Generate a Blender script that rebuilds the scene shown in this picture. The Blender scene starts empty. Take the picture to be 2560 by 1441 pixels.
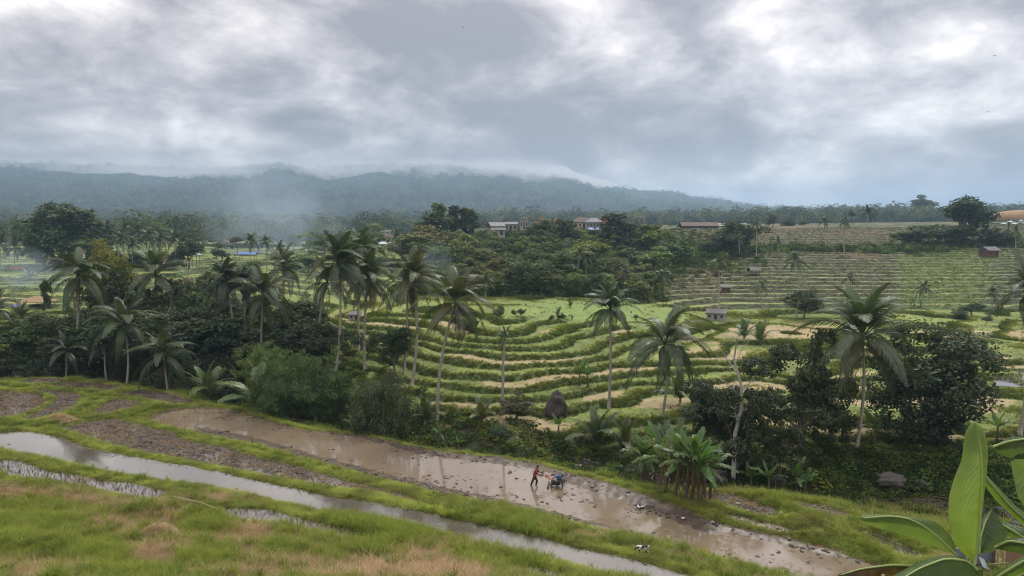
import bpy, bmesh, math, random
import numpy as np
from mathutils import Vector, Matrix, Euler
SC = bpy.context.scene
COL = SC.collection
R = math.radians
rng = np.random.default_rng(7)
random.seed(11)

# ------------------------------------------------------------------ camera
PW, PH, FPX, HC, HORIZON = 2560.0, 1441.0, 1828.0, 18.5, 560.0
PITCH = math.atan((PH / 2 - HORIZON) / FPX)
cam_d = bpy.data.cameras.new('camera')
cam_d.sensor_width = 36.0
cam_d.lens = FPX / PW * 36.0
cam_d.clip_start = 0.2
cam_d.clip_end = 30000.0
cam = bpy.data.objects.new('camera', cam_d)
cam.location = (0, 0, HC)
cam.rotation_euler = (math.pi / 2 - PITCH, 0, 0)
COL.objects.link(cam)
SC.camera = cam

# ------------------------------------------------------------------ render settings
SC.render.engine = 'CYCLES'
cy = SC.cycles
cy.max_bounces = 6; cy.diffuse_bounces = 3; cy.glossy_bounces = 3
cy.transmission_bounces = 4; cy.transparent_max_bounces = 8; cy.volume_bounces = 1
cy.use_denoising = True; cy.filter_width = 1.1
cy.volume_step_rate = 3.0; cy.volume_max_steps = 96
cy.caustics_reflective = False; cy.caustics_refractive = False
SC.view_settings.view_transform = 'Standard'
SC.view_settings.look = 'None'
SC.view_settings.gamma = 1.0
SC.view_settings.exposure = 0.68
SC.view_settings.use_curve_mapping = False

# pixel of the photograph -> direction / point
CP, SP = math.cos(PITCH), math.sin(PITCH)
def pdir(px, py):
    a = (px - PW / 2) / FPX; b = (PH / 2 - py) / FPX
    return np.array([a, CP + b * SP, -SP + b * CP])
def at_z(px, py, z):
    d = pdir(px, py); t = (z - HC) / d[2]
    return d[0] * t, d[1] * t, z
def at_y(px, py, Y):
    d = pdir(px, py); t = Y / d[1]
    return d[0] * t, Y, HC + d[2] * t
def to_px(X, Y, Z):
    dz = Z - HC
    f = Y * CP - dz * SP
    u = Y * SP + dz * CP
    return PW / 2 + FPX * X / f, PH / 2 - FPX * u / f

# ------------------------------------------------------------------ node helpers
def nd(nt, kind, ins=None, **props):
    n = nt.nodes.new(kind)
    for k, v in props.items(): setattr(n, k, v)
    for k, v in (ins or {}).items():
        s = n.inputs[k]
        if hasattr(v, 'is_output') or isinstance(v, bpy.types.NodeSocket): nt.links.new(v, s)
        else: s.default_value = v
    return n
def mth(nt, op, a, b=0.0, c=0.0, clamp=False):
    n = nd(nt, 'ShaderNodeMath', {0: a, 1: b, 2: c}, operation=op)
    n.use_clamp = clamp
    return n.outputs[0]
def vmt(nt, op, a, b=(0, 0, 0)):
    n = nd(nt, 'ShaderNodeVectorMath', {0: a, 1: b}, operation=op)
    return n.outputs['Value'] if op in ('DOT_PRODUCT', 'LENGTH') else n.outputs[0]
def mixc(nt, fac, a, b, bt='MIX'):
    n = nt.nodes.new('ShaderNodeMix'); n.data_type = 'RGBA'; n.blend_type = bt
    for s, v in ((n.inputs['Factor'], fac), (n.inputs[6], a), (n.inputs[7], b)):
        if isinstance(v, bpy.types.NodeSocket): nt.links.new(v, s)
        else: s.default_value = (*v, 1) if isinstance(v, tuple) and len(v) == 3 else v
    return n.outputs[2]
def ramp(nt, fac, stops, interp='LINEAR'):
    n = nd(nt, 'ShaderNodeValToRGB', {0: fac}); e = n.color_ramp.elements; n.color_ramp.interpolation = interp
    while len(e) < len(stops): e.new(0.5)
    for el, (p, c) in zip(e, stops):
        el.position = p; el.color = (*c, 1) if len(c) == 3 else c
    return n.outputs[0]
def noise(nt, vec, scale, detail=4, rough=0.5, dist=0.0):
    n = nd(nt, 'ShaderNodeTexNoise', {'Scale': scale, 'Detail': detail, 'Roughness': rough, 'Distortion': dist})
    if vec is not None: nt.links.new(vec, n.inputs['Vector'])
    return n.outputs[0]

# ------------------------------------------------------------------ world: overcast sky
SUN_EL, SUN_AZ = R(48), R(20)          # azimuth from +Y towards +X
W = bpy.data.worlds.new('World'); SC.world = W; W.use_nodes = True
nt = W.node_tree; nt.nodes.clear()
tc = nd(nt, 'ShaderNodeTexCoord').outputs['Generated']
sky = nd(nt, 'ShaderNodeTexSky', sky_type='NISHITA', sun_disc=False, sun_elevation=SUN_EL, sun_rotation=SUN_AZ)
sx = nd(nt, 'ShaderNodeSeparateXYZ', {0: tc})
dz = mth(nt, 'MAXIMUM', sx.outputs[2], 0.0)
inv = mth(nt, 'DIVIDE', 1.0, mth(nt, 'ADD', dz, 0.46))
pl = nd(nt, 'ShaderNodeCombineXYZ', {0: mth(nt, 'MULTIPLY', sx.outputs[0], inv), 1: mth(nt, 'MULTIPLY', sx.outputs[1], inv), 2: mth(nt, 'MULTIPLY', dz, 1.5)}).outputs[0]
warp = nd(nt, 'ShaderNodeTexNoise', {'Vector': pl, 'Scale': 3.0, 'Detail': 2.0})
plw = vmt(nt, 'ADD', pl, vmt(nt, 'MULTIPLY', vmt(nt, 'SUBTRACT', warp.outputs['Color'], (.5, .5, .5)), (.16, .16, 0.16)))
n1 = noise(nt, plw, 2.3, 7, 0.50)
n2 = noise(nt, vmt(nt, 'ADD', plw, (3.3, 2.1, 0.4)), 7.0, 6, 0.60)
dens = mth(nt, 'MULTIPLY_ADD', mth(nt, 'SUBTRACT', n1, 0.5), 3.5, mth(nt, 'MULTIPLY', mth(nt, 'SUBTRACT', n2, 0.5), 1.5))
# the large cloud masses (-) and the thin bright places (+) of the overcast, as directions in the sky
for px, py, rx, ay, amp in (
        (1840, 55, 40, 1.2, .28), (1560, 115, 55, .8, .22), (1430, 40, 55, .9, .22), (620, 60, 70, .7, .06), (2460, 60, 60, .9, .18),
        (220, 190, 230, 2.0, -.22), (560, 260, 260, 2.4, -.16), (1080, 120, 260, 1.6, -.20), (1330, 180, 140, 1.6, -.10), (1200, 320, 260, 3.0, -.16),
        (2150, 180, 330, 2.0, -.24), (2000, 290, 260, 3.0, -.16), (1560, 370, 260, 3.6, -.16), (1640, 30, 110, 2.2, -.16), (2250, 50, 160, 2.0, -.12),
        (100, 275, 160, 4, .22), (600, 310, 350, 6, .12), (650, 425, 420, 9, .22), (1300, 270, 130, 2, .10), (2350, 330, 280, 3.4, .16), (1950, 500, 330, 9, .20), (2150, 380, 160, 3, .06)):
    c = pdir(px, py); c = c / np.linalg.norm(c)
    dv = vmt(nt, 'MULTIPLY', vmt(nt, 'SUBTRACT', tc, tuple(c)), (1, 1, ay))
    q = mth(nt, 'MULTIPLY', vmt(nt, 'DOT_PRODUCT', dv, dv), -0.5 / (rx / FPX) ** 2)
    dens = mth(nt, 'MULTIPLY_ADD', mth(nt, 'EXPONENT', q), amp, dens)
fac = mth(nt, 'ADD', dens, 0.57, clamp=True)
cl = ramp(nt, fac, ((0.0, (.19, .182, .195)), (.25, (.262, .252, .262)), (.5, (.385, .372, .382)), (.75, (.55, .535, .535)), (1.0, (.80, .78, .765))))
cie = mth(nt, 'MULTIPLY_ADD', dz, 2.0 / 1.30, 1.0 / 1.30)      # overcast sky: brighter towards the zenith
cl = vmt(nt, 'MULTIPLY', cl, nd(nt, 'ShaderNodeCombineXYZ', {0: cie, 1: cie, 2: cie}).outputs[0])
cl = vmt(nt, "MULTIPLY", cl, (9.9, 9.4, 9.1))
skyc = mixc(nt, 0.965, sky.outputs[0], cl)
gnd = mth(nt, 'GREATER_THAN', sx.outputs[2], -0.02)
skyc = mixc(nt, gnd, (.9, 1.0, .7), skyc)
bg = nd(nt, 'ShaderNodeBackground', {'Color': skyc, 'Strength': 0.1})
nt.links.new(bg.outputs[0], nd(nt, 'ShaderNodeOutputWorld').inputs[0])

sun_d = bpy.data.lights.new('sun', 'SUN'); sun_d.energy = 1.5; sun_d.angle = R(10); sun_d.color = (1.0, .96, .88)
sun = bpy.data.objects.new('sun', sun_d); COL.objects.link(sun)
sv = Vector((math.sin(SUN_AZ) * math.cos(SUN_EL), math.cos(SUN_AZ) * math.cos(SUN_EL), math.sin(SUN_EL)))
sun.rotation_euler = sv.to_track_quat('Z', 'Y').to_euler()
sun.location = sv * 300

# ------------------------------------------------------------------ generic helpers
def tag(o, label=None, cat=None, group=None, kind=None):
    if label: o['label'] = label
    if cat: o['category'] = cat
    if group: o['group'] = group
    if kind: o['kind'] = kind
    return o
def link(name, me, parent=None, loc=(0, 0, 0), rot=(0, 0, 0), scale=(1, 1, 1), color=None):
    o = bpy.data.objects.new(name, me); COL.objects.link(o)
    if parent is not None: o.parent = parent
    o.location = loc; o.rotation_euler = rot
    o.scale = scale if hasattr(scale, '__len__') else (scale,) * 3
    if color: o.color = (*color, 1)
    return o
def thing(name, label, cat, loc=(0, 0, 0), rz=0, group=None):
    o = link(name, None, None, loc, (0, 0, rz)); o.empty_display_size = 0.3
    return tag(o, label, cat, group)
def mesh_np(name, V, F, mat=None, attrs=None, smooth=False):
    """V (n,3); F list of int arrays (m,k)"""
    me = bpy.data.meshes.new(name)
    V = np.asarray(V, dtype=np.float32)
    if not isinstance(F, (list, tuple)): F = [F]
    F = [np.asarray(f, dtype=np.int32) for f in F if len(f)]
    me.vertices.add(len(V)); me.vertices.foreach_set('co', V.ravel())
    nl = sum(f.size for f in F); nf = sum(len(f) for f in F)
    me.loops.add(nl); me.loops.foreach_set('vertex_index', np.concatenate([f.ravel() for f in F]))
    tot = np.concatenate([np.full(len(f), f.shape[1], np.int32) for f in F])
    st = np.concatenate([[0], np.cumsum(tot)[:-1]]).astype(np.int32)
    me.polygons.add(nf); me.polygons.foreach_set('loop_start', st)
    me.polygons.foreach_set('use_smooth', np.full(nf, smooth))
    for k, (typ, arr) in (attrs or {}).items():
        a = me.attributes.new(k, typ, 'POINT')
        a.data.foreach_set({'FLOAT': 'value', 'INT': 'value', 'FLOAT_VECTOR': 'vector', 'FLOAT_COLOR': 'color'}[typ], np.asarray(arr).ravel())
    me.update(calc_edges=True)
    if mat: me.materials.append(mat)
    return me
class MB:
    """collects simple solids into one mesh"""
    def __init__(s): s.V = []; s.F = []
    def add(s, V, F):
        b = len(s.V); s.V += [tuple(v) for v in V]; s.F += [tuple(i + b for i in f) for f in F]; return s
    def box(s, c, d, rot=None):
        x, y, z = (k / 2 for k in d)
        P = [Vector(p) for p in ((-x, -y, -z), (x, -y, -z), (x, y, -z), (-x, y, -z), (-x, -y, z), (x, -y, z), (x, y, z), (-x, y, z))]
        if rot: m = Euler(rot).to_matrix(); P = [m @ p for p in P]
        return s.add([p + Vector(c) for p in P], [(0, 3, 2, 1), (4, 5, 6, 7), (0, 1, 5, 4), (1, 2, 6, 5), (2, 3, 7, 6), (3, 0, 4, 7)])
    def tube(s, pts, rad, n=8, cap=True):
        pts = [Vector(p) for p in pts]
        if not hasattr(rad, '__len__'): rad = [rad] * len(pts)
        V = []; up = Vector((0, 0, 1)); m = len(pts)
        for i, p in enumerate(pts):
            t = (pts[min(i + 1, m - 1)] - pts[max(i - 1, 0)]).normalized()
            a = t.cross(up if abs(t.z) < .95 else Vector((1, 0, 0))).normalized(); b = t.cross(a)
            V += [p + (a * math.cos(2 * math.pi * k / n) + b * math.sin(2 * math.pi * k / n)) * rad[i] for k in range(n)]
        F = [(i * n + k, i * n + (k + 1) % n, (i + 1) * n + (k + 1) % n, (i + 1) * n + k) for i in range(m - 1) for k in range(n)]
        if cap: F += [tuple(range(n)), tuple(range((m - 1) * n + n - 1, (m - 1) * n - 1, -1))]
        return s.add(V, F)
    def ball(s, c, r, n=8, m=5):
        r = r if hasattr(r, '__len__') else (r, r, r)
        V = [(c[0], c[1], c[2] - r[2])]
        for j in range(1, m):
            a = -math.pi / 2 + math.pi * j / m
            V += [(c[0] + r[0] * math.cos(a) * math.cos(2 * math.pi * k / n), c[1] + r[1] * math.cos(a) * math.sin(2 * math.pi * k / n), c[2] + r[2] * math.sin(a)) for k in range(n)]
        V.append((c[0], c[1], c[2] + r[2])); L = len(V) - 1
        F = [(0, 1 + (k + 1) % n, 1 + k) for k in range(n)] + [(L, L - n + k, L - n + (k + 1) % n) for k in range(n)]
        F += [(1 + j * n + k, 1 + j * n + (k + 1) % n, 1 + (j + 1) * n + (k + 1) % n, 1 + (j + 1) * n + k) for j in range(m - 2) for k in range(n)]
        return s.add(V, F)
    def mesh(s, name, mat=None, smooth=False):
        me = bpy.data.meshes.new(name); me.from_pydata(s.V, [], s.F); me.update()
        if smooth: me.polygons.foreach_set('use_smooth', [True] * len(me.polygons))
        if mat: me.materials.append(mat)
        return me
    def build(s, name, mat, parent=None, smooth=False, loc=(0, 0, 0), rot=(0, 0, 0), scale=1, color=None):
        return link(name, s.mesh(name, mat, smooth), parent, loc, rot, scale, color)

def _hash(ix, iy, seed):
    h = (ix.astype(np.int64) * 374761393 + iy.astype(np.int64) * 668265263 + seed * 974634777) & 0xFFFFFFFF
    h = ((h ^ (h >> 13)) * 1274126177) & 0xFFFFFFFF
    return ((h ^ (h >> 16)) & 0xFFFF) / 65535.0
def vnoise(x, y, seed=0):
    x = np.asarray(x, float); y = np.asarray(y, float)
    ix = np.floor(x); iy = np.floor(y); fx = x - ix; fy = y - iy
    fx = fx * fx * (3 - 2 * fx); fy = fy * fy * (3 - 2 * fy)
    a = _hash(ix, iy, seed); b = _hash(ix + 1, iy, seed); c = _hash(ix, iy + 1, seed); d = _hash(ix + 1, iy + 1, seed)
    return (a * (1 - fx) + b * fx) * (1 - fy) + (c * (1 - fx) + d * fx) * fy
def fbm(x, y, seed=0, oct=4):
    s = 0; a = .5; t = 0
    for i in range(oct):
        s = s + a * vnoise(x * 2 ** i + 17.1 * i, y * 2 ** i + 5.3 * i, seed + i); t += a; a *= .5
    return s / t
def sstep(a, b, x):
    t = np.clip((x - a) / (b - a), 0, 1); return t * t * (3 - 2 * t)

# ------------------------------------------------------------------ materials
def newmat(name):
    m = bpy.data.materials.new(name); m.use_nodes = True; m.node_tree.nodes.clear()
    return m, m.node_tree
def out(nt, sh, vol=None):
    o = nd(nt, 'ShaderNodeOutputMaterial')
    if sh is not None: nt.links.new(sh, o.inputs[0])
    if vol is not None: nt.links.new(vol, o.inputs[1])
def plain(name, col, rough=0.8, nscale=6.0, amt=0.35, metal=0.0, bump=0.0):
    """rough painted / natural surface with grain"""
    m, nt = newmat(name)
    co = nd(nt, 'ShaderNodeTexCoord').outputs['Object']
    n = noise(nt, co, nscale, 5, .6)
    c = mixc(nt, n, tuple(k * (1 - amt) for k in col), tuple(min(1, k * (1 + amt)) for k in col))
    b = nd(nt, 'ShaderNodeBsdfPrincipled', {'Base Color': c, 'Roughness': rough, 'Metallic': metal, 'Specular IOR Level': .25})
    if bump:
        nt.links.new(nd(nt, 'ShaderNodeBump', {'Strength': bump, 'Height': n, 'Distance': .05}).outputs[0], b.inputs['Normal'])
    out(nt, b.outputs[0]); return m
def leafmat(name, src='OBJECT', transl=0.3, gloss=0.06, vamt=0.55, rough=.45, tintvar=.12):
    """thin leaves: diffuse + translucent + a little sheen; colour comes from each plant"""
    m, nt = newmat(name)
    if src == 'OBJECT': base = nd(nt, 'ShaderNodeObjectInfo').outputs['Color']
    else: base = nd(nt, 'ShaderNodeAttribute', attribute_type='INSTANCER', attribute_name='tint').outputs['Color']
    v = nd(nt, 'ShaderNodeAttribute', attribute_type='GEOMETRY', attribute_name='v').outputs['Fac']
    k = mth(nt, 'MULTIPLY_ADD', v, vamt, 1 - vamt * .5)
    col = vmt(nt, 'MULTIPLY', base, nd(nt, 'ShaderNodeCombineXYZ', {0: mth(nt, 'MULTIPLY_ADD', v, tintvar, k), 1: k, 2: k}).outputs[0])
    d = nd(nt, 'ShaderNodeBsdfDiffuse', {'Color': col})
    t = nd(nt, 'ShaderNodeBsdfTranslucent', {'Color': vmt(nt, 'MULTIPLY', col, (1.15, 1.25, .55))})
    s = nd(nt, 'ShaderNodeMixShader', {0: transl, 1: d.outputs[0], 2: t.outputs[0]}).outputs[0]
    if gloss:
        g = nd(nt, 'ShaderNodeBsdfGlossy', {'Color': (.9, .95, 1, 1), 'Roughness': rough})
        s = nd(nt, 'ShaderNodeMixShader', {0: gloss, 1: s, 2: g.outputs[0]}).outputs[0]
    out(nt, s); return m
M_LEAF = leafmat('leaf', transl=.28, gloss=.025)
M_PALM = leafmat('palm_leaf', transl=.22, gloss=.045, vamt=.5, rough=.42)
M_BAN = leafmat('banana_leaf', transl=.38, gloss=.03, vamt=.35, rough=.38)
M_GRASS = leafmat('grass_blade', 'INST', transl=.35, gloss=0, vamt=.6)
M_FOREST = leafmat('forest_leaf', 'INST', transl=.2, gloss=0, vamt=.6)
M_STRAW = leafmat('straw_blade', 'INST', transl=.1, gloss=0, vamt=.7, tintvar=.05)
M_BARK = plain('bark', (.16, .135, .11), .9, 9, .4, bump=.5)
M_PBARK, nt = newmat('palm_bark'); co = nd(nt, 'ShaderNodeTexCoord').outputs['Object']
wv = nd(nt, 'ShaderNodeTexWave', {'Vector': co, 'Scale': 1.1, 'Distortion': 2.0, 'Detail': 2.0}, bands_direction='Z').outputs['Fac']; nz = noise(nt, co, 1.3, 5, .6)
pc = mixc(nt, mth(nt, 'MULTIPLY_ADD', wv, .35, mth(nt, 'MULTIPLY', nz, .75), clamp=True), (.22, .20, .175), (.40, .37, .32))
pb = nd(nt, 'ShaderNodeBsdfPrincipled', {'Base Color': pc, 'Roughness': .9, 'Specular IOR Level': .2}); nt.links.new(nd(nt, 'ShaderNodeBump', {'Strength': .3, 'Height': wv, 'Distance': .03}).outputs[0], pb.inputs['Normal']); out(nt, pb.outputs[0])
M_DEADWOOD = plain('dead_wood', (.38, .35, .31), .9, 6, .3, bump=.3)
M_ROCK = plain('rock', (.085, .078, .072), .85, 1.6, .6, bump=.9)
M_DROCK = plain('dark_boulder', (.06, .052, .05), .8, 1.2, .6, bump=.8)
M_PSTEM = plain('banana_stem', (.13, .10, .06), .8, 5, .5)
M_COCO = plain('coconut_husk', (.24, .2, .07), .7, 4, .3)
# ------------------------------------------------------------------ paddies: outlines (photo pixels) lying at their water level
PADDY = {
 'A': ('water', 0.0, [(368,1050),(394,1034),(440,1024),(507,1019),(563,1021),(600,1030),(638,1040),(690,1056),(751,1073),(820,1080),(901,1089),(960,1100),(1025,1116),(1138,1135),(1250,1145),(1344,1161),(1438,1190),(1551,1220),(1645,1250),(1713,1273),(1769,1304),(1863,1325),(1975,1348),(2088,1378),(2163,1404),(2225,1425),(2250,1470),(2060,1475),(1960,1443),(1860,1415),(1760,1388),(1663,1362),(1588,1347),(1513,1331),(1401,1304),(1288,1278),(1175,1249),(1082,1233),(960,1203),(863,1178),(751,1148),(638,1114),(525,1095),(450,1078)]),
 'B': ('plough', 0.35, [(150,1073),(225,1055),(285,1049),(338,1061),(432,1083),(469,1105),(563,1118),(638,1142),(751,1170),(826,1192),(913,1214),(988,1233),(1063,1262),(1095,1273),(1050,1270),(960,1238),(901,1230),(788,1218),(676,1199),(563,1177),(469,1158),(338,1136),(240,1105)]),
 'C': ('water', 0.9, [(-140,1085),(0,1082),(38,1078),(68,1078),(150,1094),(206,1113),(300,1136),(413,1155),(563,1183),(638,1201),(751,1224),(826,1243),(901,1251),(960,1264),(1063,1281),(1175,1306),(1288,1330),(1401,1359),(1513,1386),(1626,1409),(1701,1434),(1790,1470),(1680,1465),(1588,1426),(1476,1407),(1401,1389),(1288,1366),(1175,1340),(1100,1328),(988,1303),(894,1277),(826,1268),(713,1245),(638,1221),(525,1199),(413,1189),(300,1170),(188,1148),(113,1129),(38,1114),(0,1101),(-140,1100)]),
 'E': ('stubble', 1.7, [(-120,1148),(0,1150),(56,1155),(113,1177),(206,1193),(260,1202),(330,1207),(375,1218),(420,1231),(383,1246),(338,1238),(255,1219),(169,1200),(94,1189),(0,1181),(-120,1180)]),
 'E2': ('wet', 1.5, [(556,1270),(601,1270),(676,1275),(751,1298),(845,1317),(913,1333),(985,1352),(930,1350),(901,1347),(826,1335),(732,1303),(676,1291),(571,1288)]),
 'E3': ('wet', 1.5, [(1180,1402),(1260,1412),(1360,1425),(1420,1441),(1480,1470),(1380,1470),(1260,1432)]),
 'G1': ('plough', 0.8, [(-120,972),(0,977),(55,980),(105,990),(116,1003),(100,1018),(60,1033),(0,1051),(-120,1060)]),
 'G2': ('mud', 0.65, [(85,977),(130,978),(175,981),(206,993),(190,1014),(150,1035),(75,1054),(48,1051),(98,1031),(135,1010),(140,995)]),
 'G3': ('mud', 0.5, [(35,956),(90,947),(150,948),(166,953),(120,960),(60,963)]),
 'G4': ('mud', 0.35, [(122,967),(165,958),(240,960),(312,967),(300,975),(250,981),(180,975)]),
 'G5': ('mud', 0.3, [(290,986),(360,977),(430,986),(478,1005),(440,1012),(370,1001)]),
 'G6': ('mud', 0.4, [(218,1045),(262,1012),(288,998),(345,1005),(350,1014),(280,1034)]),
 'H1': ('plough', 0.25, [(1750,1231),(1825,1235),(1882,1253),(1960,1279),(1972,1290),(1919,1293),(1863,1279),(1810,1261),(1761,1249)]),
 'H2': ('mud', 0.3, [(1938,1254),(1994,1256),(2069,1268),(2118,1287),(2103,1296),(2050,1287),(1975,1265)]),
 'H3': ('wet', 0.1, [(1800,1283),(1850,1294),(1920,1310),(2005,1332),(1960,1331),(1850,1306)]),
 'H4': ('wet', 0.3, [(2120,1325),(2180,1335),(2260,1365),(2330,1400),(2280,1398),(2190,1360)]),
 'K': ('water', 0.55, [(2487,935),(2560,931),(2640,933),(2640,962),(2560,968),(2488,966)]),
}
def widen(k, pts):
    if k not in ('C', 'E', 'E2'): return pts
    i = max(range(len(pts)), key=lambda j: pts[j][0])          # everything after the right end is the near edge
    d = {'C': 20, 'E': 10, 'E2': 20}[k]
    return [(x, y + (d if j > i else 0)) for j, (x, y) in enumerate(pts)]
PPOLY = {k: np.array([at_z(px, py, lv)[:2] for px, py in widen(k, pts)]) for k, (ty, lv, pts) in PADDY.items()}
for k, P in PPOLY.items():       # subdivide + wobble the banks
    Q = []
    for i in range(len(P)):
        a, b = P[i], P[(i + 1) % len(P)]; L = np.linalg.norm(b - a); n = max(1, int(L / .45))
        for j in range(n):
            q = a + (b - a) * j / n
            w = .22 if k in 'ABCE' else .12
            Q.append(q + (np.array([fbm(q[0] * .9, q[1] * .9, 3, 3), fbm(q[0] * .9 + 50, q[1] * .9, 4, 3)]) - .5) * 2 * w)
    PPOLY[k] = np.array(Q)

# ------------------------------------------------------------------ ground control points
ctrl = []
for k, P in PPOLY.items():
    for q in P[::4]: ctrl.append((q[0], q[1], PADDY[k][1]))
STREAM = np.array([(60,46),(45,49.5),(30,52),(22,53),(15,54.3),(10,55.7),(6,57),(2,58.6),(-3,60.6),(-8,63.5),(-18,69.8),(-26,76.5),(-34,82.5),(-45,88),(-56,92.5),(-70,97),(-100,104)], float)
for (x, y), (x2, y2) in zip(STREAM[:-1], STREAM[1:]):
    for t in (0, .5):
        X, Y = x + (x2 - x) * t, y + (y2 - y) * t
        ctrl.append((X, Y, -2.3 if X > 12 else (-1.5 if X > -4 else -1.9)))
def cz(px, py, z): ctrl.append(at_z(px, py, z))
def cY(px, py, Y): ctrl.append(at_y(px, py, Y))
for px, py, z in ((1280,1103,0),(1280,1048,.2),(1150,1060,.2),(1420,1080,.1),(1280,1000,.9),(1280,960,1.6),(1280,905,2.7),(1280,850,3.7),(1280,800,4.4),(1300,770,4.7),(1400,748,4.9),
    (1050,1010,.6),(1050,960,1.4),(1050,905,2.4),(1050,850,3.3),(900,960,1.2),(900,880,2.5),(900,820,3.4),(900,790,3.8),(900,740,4.6),(900,690,5.6),(900,650,6.5),
    (640,790,2.5),(640,720,4),(640,680,5),(640,640,6),(640,620,7),(400,830,1.4),(400,760,3.1),(400,700,4.8),(400,660,6.3),
    (100,900,-.2),(100,870,.5),(100,830,1.2),(100,780,2.5),(100,730,4),(100,690,5.3),(100,670,6.2),(50,640,7.5),(-250,870,.5),(-250,780,2.5),(-250,690,5.3),(-250,640,7.5),
    (700,880,.8),(500,900,.3),(300,900,-.1),(1200,742,5),(1600,755,4),(1600,1060,.2),(1600,960,.9),(1550,900,2.2),(1550,850,3),(1550,800,3.8),
    (1800,1090,.1),(1750,1000,.6),(1750,900,1.5),(1750,850,2),(1800,800,2.2),(2100,1100,.2),(2350,1110,.2),(2100,1000,.7),(2100,900,1.3),(2100,850,1.6),(2100,803,2),
    (2450,1090,.3),(2450,1000,.6),(2450,900,1.3),(2450,850,1.7),(2500,803,2.2),(2800,1090,.3),(2800,900,1.3),(2800,803,2.2)): cz(px, py, z)
for px, py, Y in ((1750,740,150),(2100,740,150),(2500,740,150),(2850,740,150),(1800,690,172),(2100,690,172),(2500,690,172),(2850,690,172),(1750,645,205),(2100,632,205),(2500,622,205),(2850,620,205),
    (1750,605,245),(2100,604,240),(2500,595,245),(2850,590,245),(1700,578,280),(2100,567,290),(2500,562,290),(2850,560,290),(1700,566,312),(2100,562,330),(2500,557,330),(1350,600,230),(1350,578,247),(1550,590,235),
    (1100,600,245),(1000,640,230),(900,618,300),(1200,700,160),(1400,690,165),(1550,680,170),(1350,640,200),(1100,660,190),(1500,572,260),(1250,574,260),(400,640,250),(400,615,330),(100,620,300),(640,605,360),(-250,615,330),(900,600,360),(1300,566,360),(1700,562,360),(2500,557,362),(100,605,360)): cY(px, py, Y)
# the hillside the photographer stands on
for u in (-.9, -.45, 0, .45, .9):
    for Y, z in ((6, 13.2), (12, 10.4), (18, 7.6), (24, 5.2)): ctrl.append((u * Y, Y, z))
for px, py, z in ((0,1441,3.6),(400,1441,3.5),(800,1441,3.3),(1200,1441,2.9),(1500,1460,2.3),(-300,1441,3.6),(0,1340,2.6),(400,1340,2.4),(800,1390,2.3),(0,1290,2.1),(300,1270,1.95),(0,1240,1.9),(500,1300,1.8),(1000,1400,1.9),
    (700,1330,1.8),(850,1360,1.7),(2350,1441,1.0),(2560,1420,.8),(2450,1380,.2),(2700,1441,1.2),(1850,1470,1.0),(2050,1500,.9),(2200,1330,.4),(2350,1370,.3),(-300,1240,1.9),(-300,1000,.8)): cz(px, py, z)
C = np.array(ctrl)
def dists(X, Y): return np.sqrt((X[:, None] - C[None, :, 0]) ** 2 + (Y[:, None] - C[None, :, 1]) ** 2 + .3)
n = len(C); A = np.zeros((n + 1, n + 1)); A[:n, :n] = dists(C[:, 0], C[:, 1]) - np.eye(n) * 0.4
A[:n, n] = 1; A[n, :n] = 1
WT = np.linalg.solve(A, np.concatenate([C[:, 2], [0]]))
def base_z(X, Y):
    o = np.empty(len(X))
    for i in range(0, len(X), 20000):
        o[i:i + 20000] = dists(X[i:i + 20000], Y[i:i + 20000]) @ WT[:n] + WT[n]
    return o

# ------------------------------------------------------------------ near ground sheet
NU = 761; UU = np.linspace(-.98, .98, NU)
YY = list(np.linspace(6, 27, 22)); 
while YY[-1] < 366: YY.append(YY[-1] * (1.0024 if 126 < YY[-1] < 300 else 1.0043))
YY = np.array(YY); NR = len(YY)
GY = np.repeat(YY, NU); GU = np.tile(UU, NR); GX = GU * GY
# base evaluated on a coarser lattice, then interpolated (fast)
iu = np.arange(0, NU, 4); ir = np.unique(np.concatenate([np.arange(0, NR, 3), [NR - 1]]))
cy_, cu_ = YY[ir], UU[iu]
Bc = base_z((cu_[None, :] * cy_[:, None]).ravel(), np.repeat(cy_, len(cu_))).reshape(len(cy_), len(cu_))
Bu = np.array([np.interp(UU, cu_, row) for row in Bc])
GB = np.array([np.interp(YY, cy_, Bu[:, j]) for j in range(NU)]).T.ravel()
near = (GY < 110) & (GY > 24)
ni = np.where(near)[0]
dist_out = np.full(len(GX), 9.0); pid = np.full(len(GX), -1); dist_in = np.zeros(len(GX)); plev = np.zeros(len(GX))
keys = list(PADDY)
for ki, k in enumerate(keys):
    P = PPOLY[k]; lo = P.min(0) - 2.5; hi = P.max(0) + 2.5
    s = ni[(GX[ni] > lo[0]) & (GX[ni] < hi[0]) & (GY[ni] > lo[1]) & (GY[ni] < hi[1])]
    if not len(s): continue
    x, y = GX[s], GY[s]; ins = np.zeros(len(s), bool); dm = np.full(len(s), 1e9)
    for i in range(len(P)):
        (x1, y1), (x2, y2) = P[i], P[(i + 1) % len(P)]
        c = ((y1 > y) != (y2 > y)); 
        if y2 != y1: ins ^= c & (x < (x2 - x1) * (y - y1) / (y2 - y1) + x1)
        t = np.clip(((x - x1) * (x2 - x1) + (y - y1) * (y2 - y1)) / ((x2 - x1) ** 2 + (y2 - y1) ** 2 + 1e-9), 0, 1)
        dm = np.minimum(dm, (x - x1 - t * (x2 - x1)) ** 2 + (y - y1 - t * (y2 - y1)) ** 2)
    dm = np.sqrt(dm)
    pid[s[ins]] = ki; dist_in[s[ins]] = dm[ins]; plev[s[ins]] = PADDY[k][1]
    dist_out[s] = np.minimum(dist_out[s], np.where(ins, 0, dm))
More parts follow.
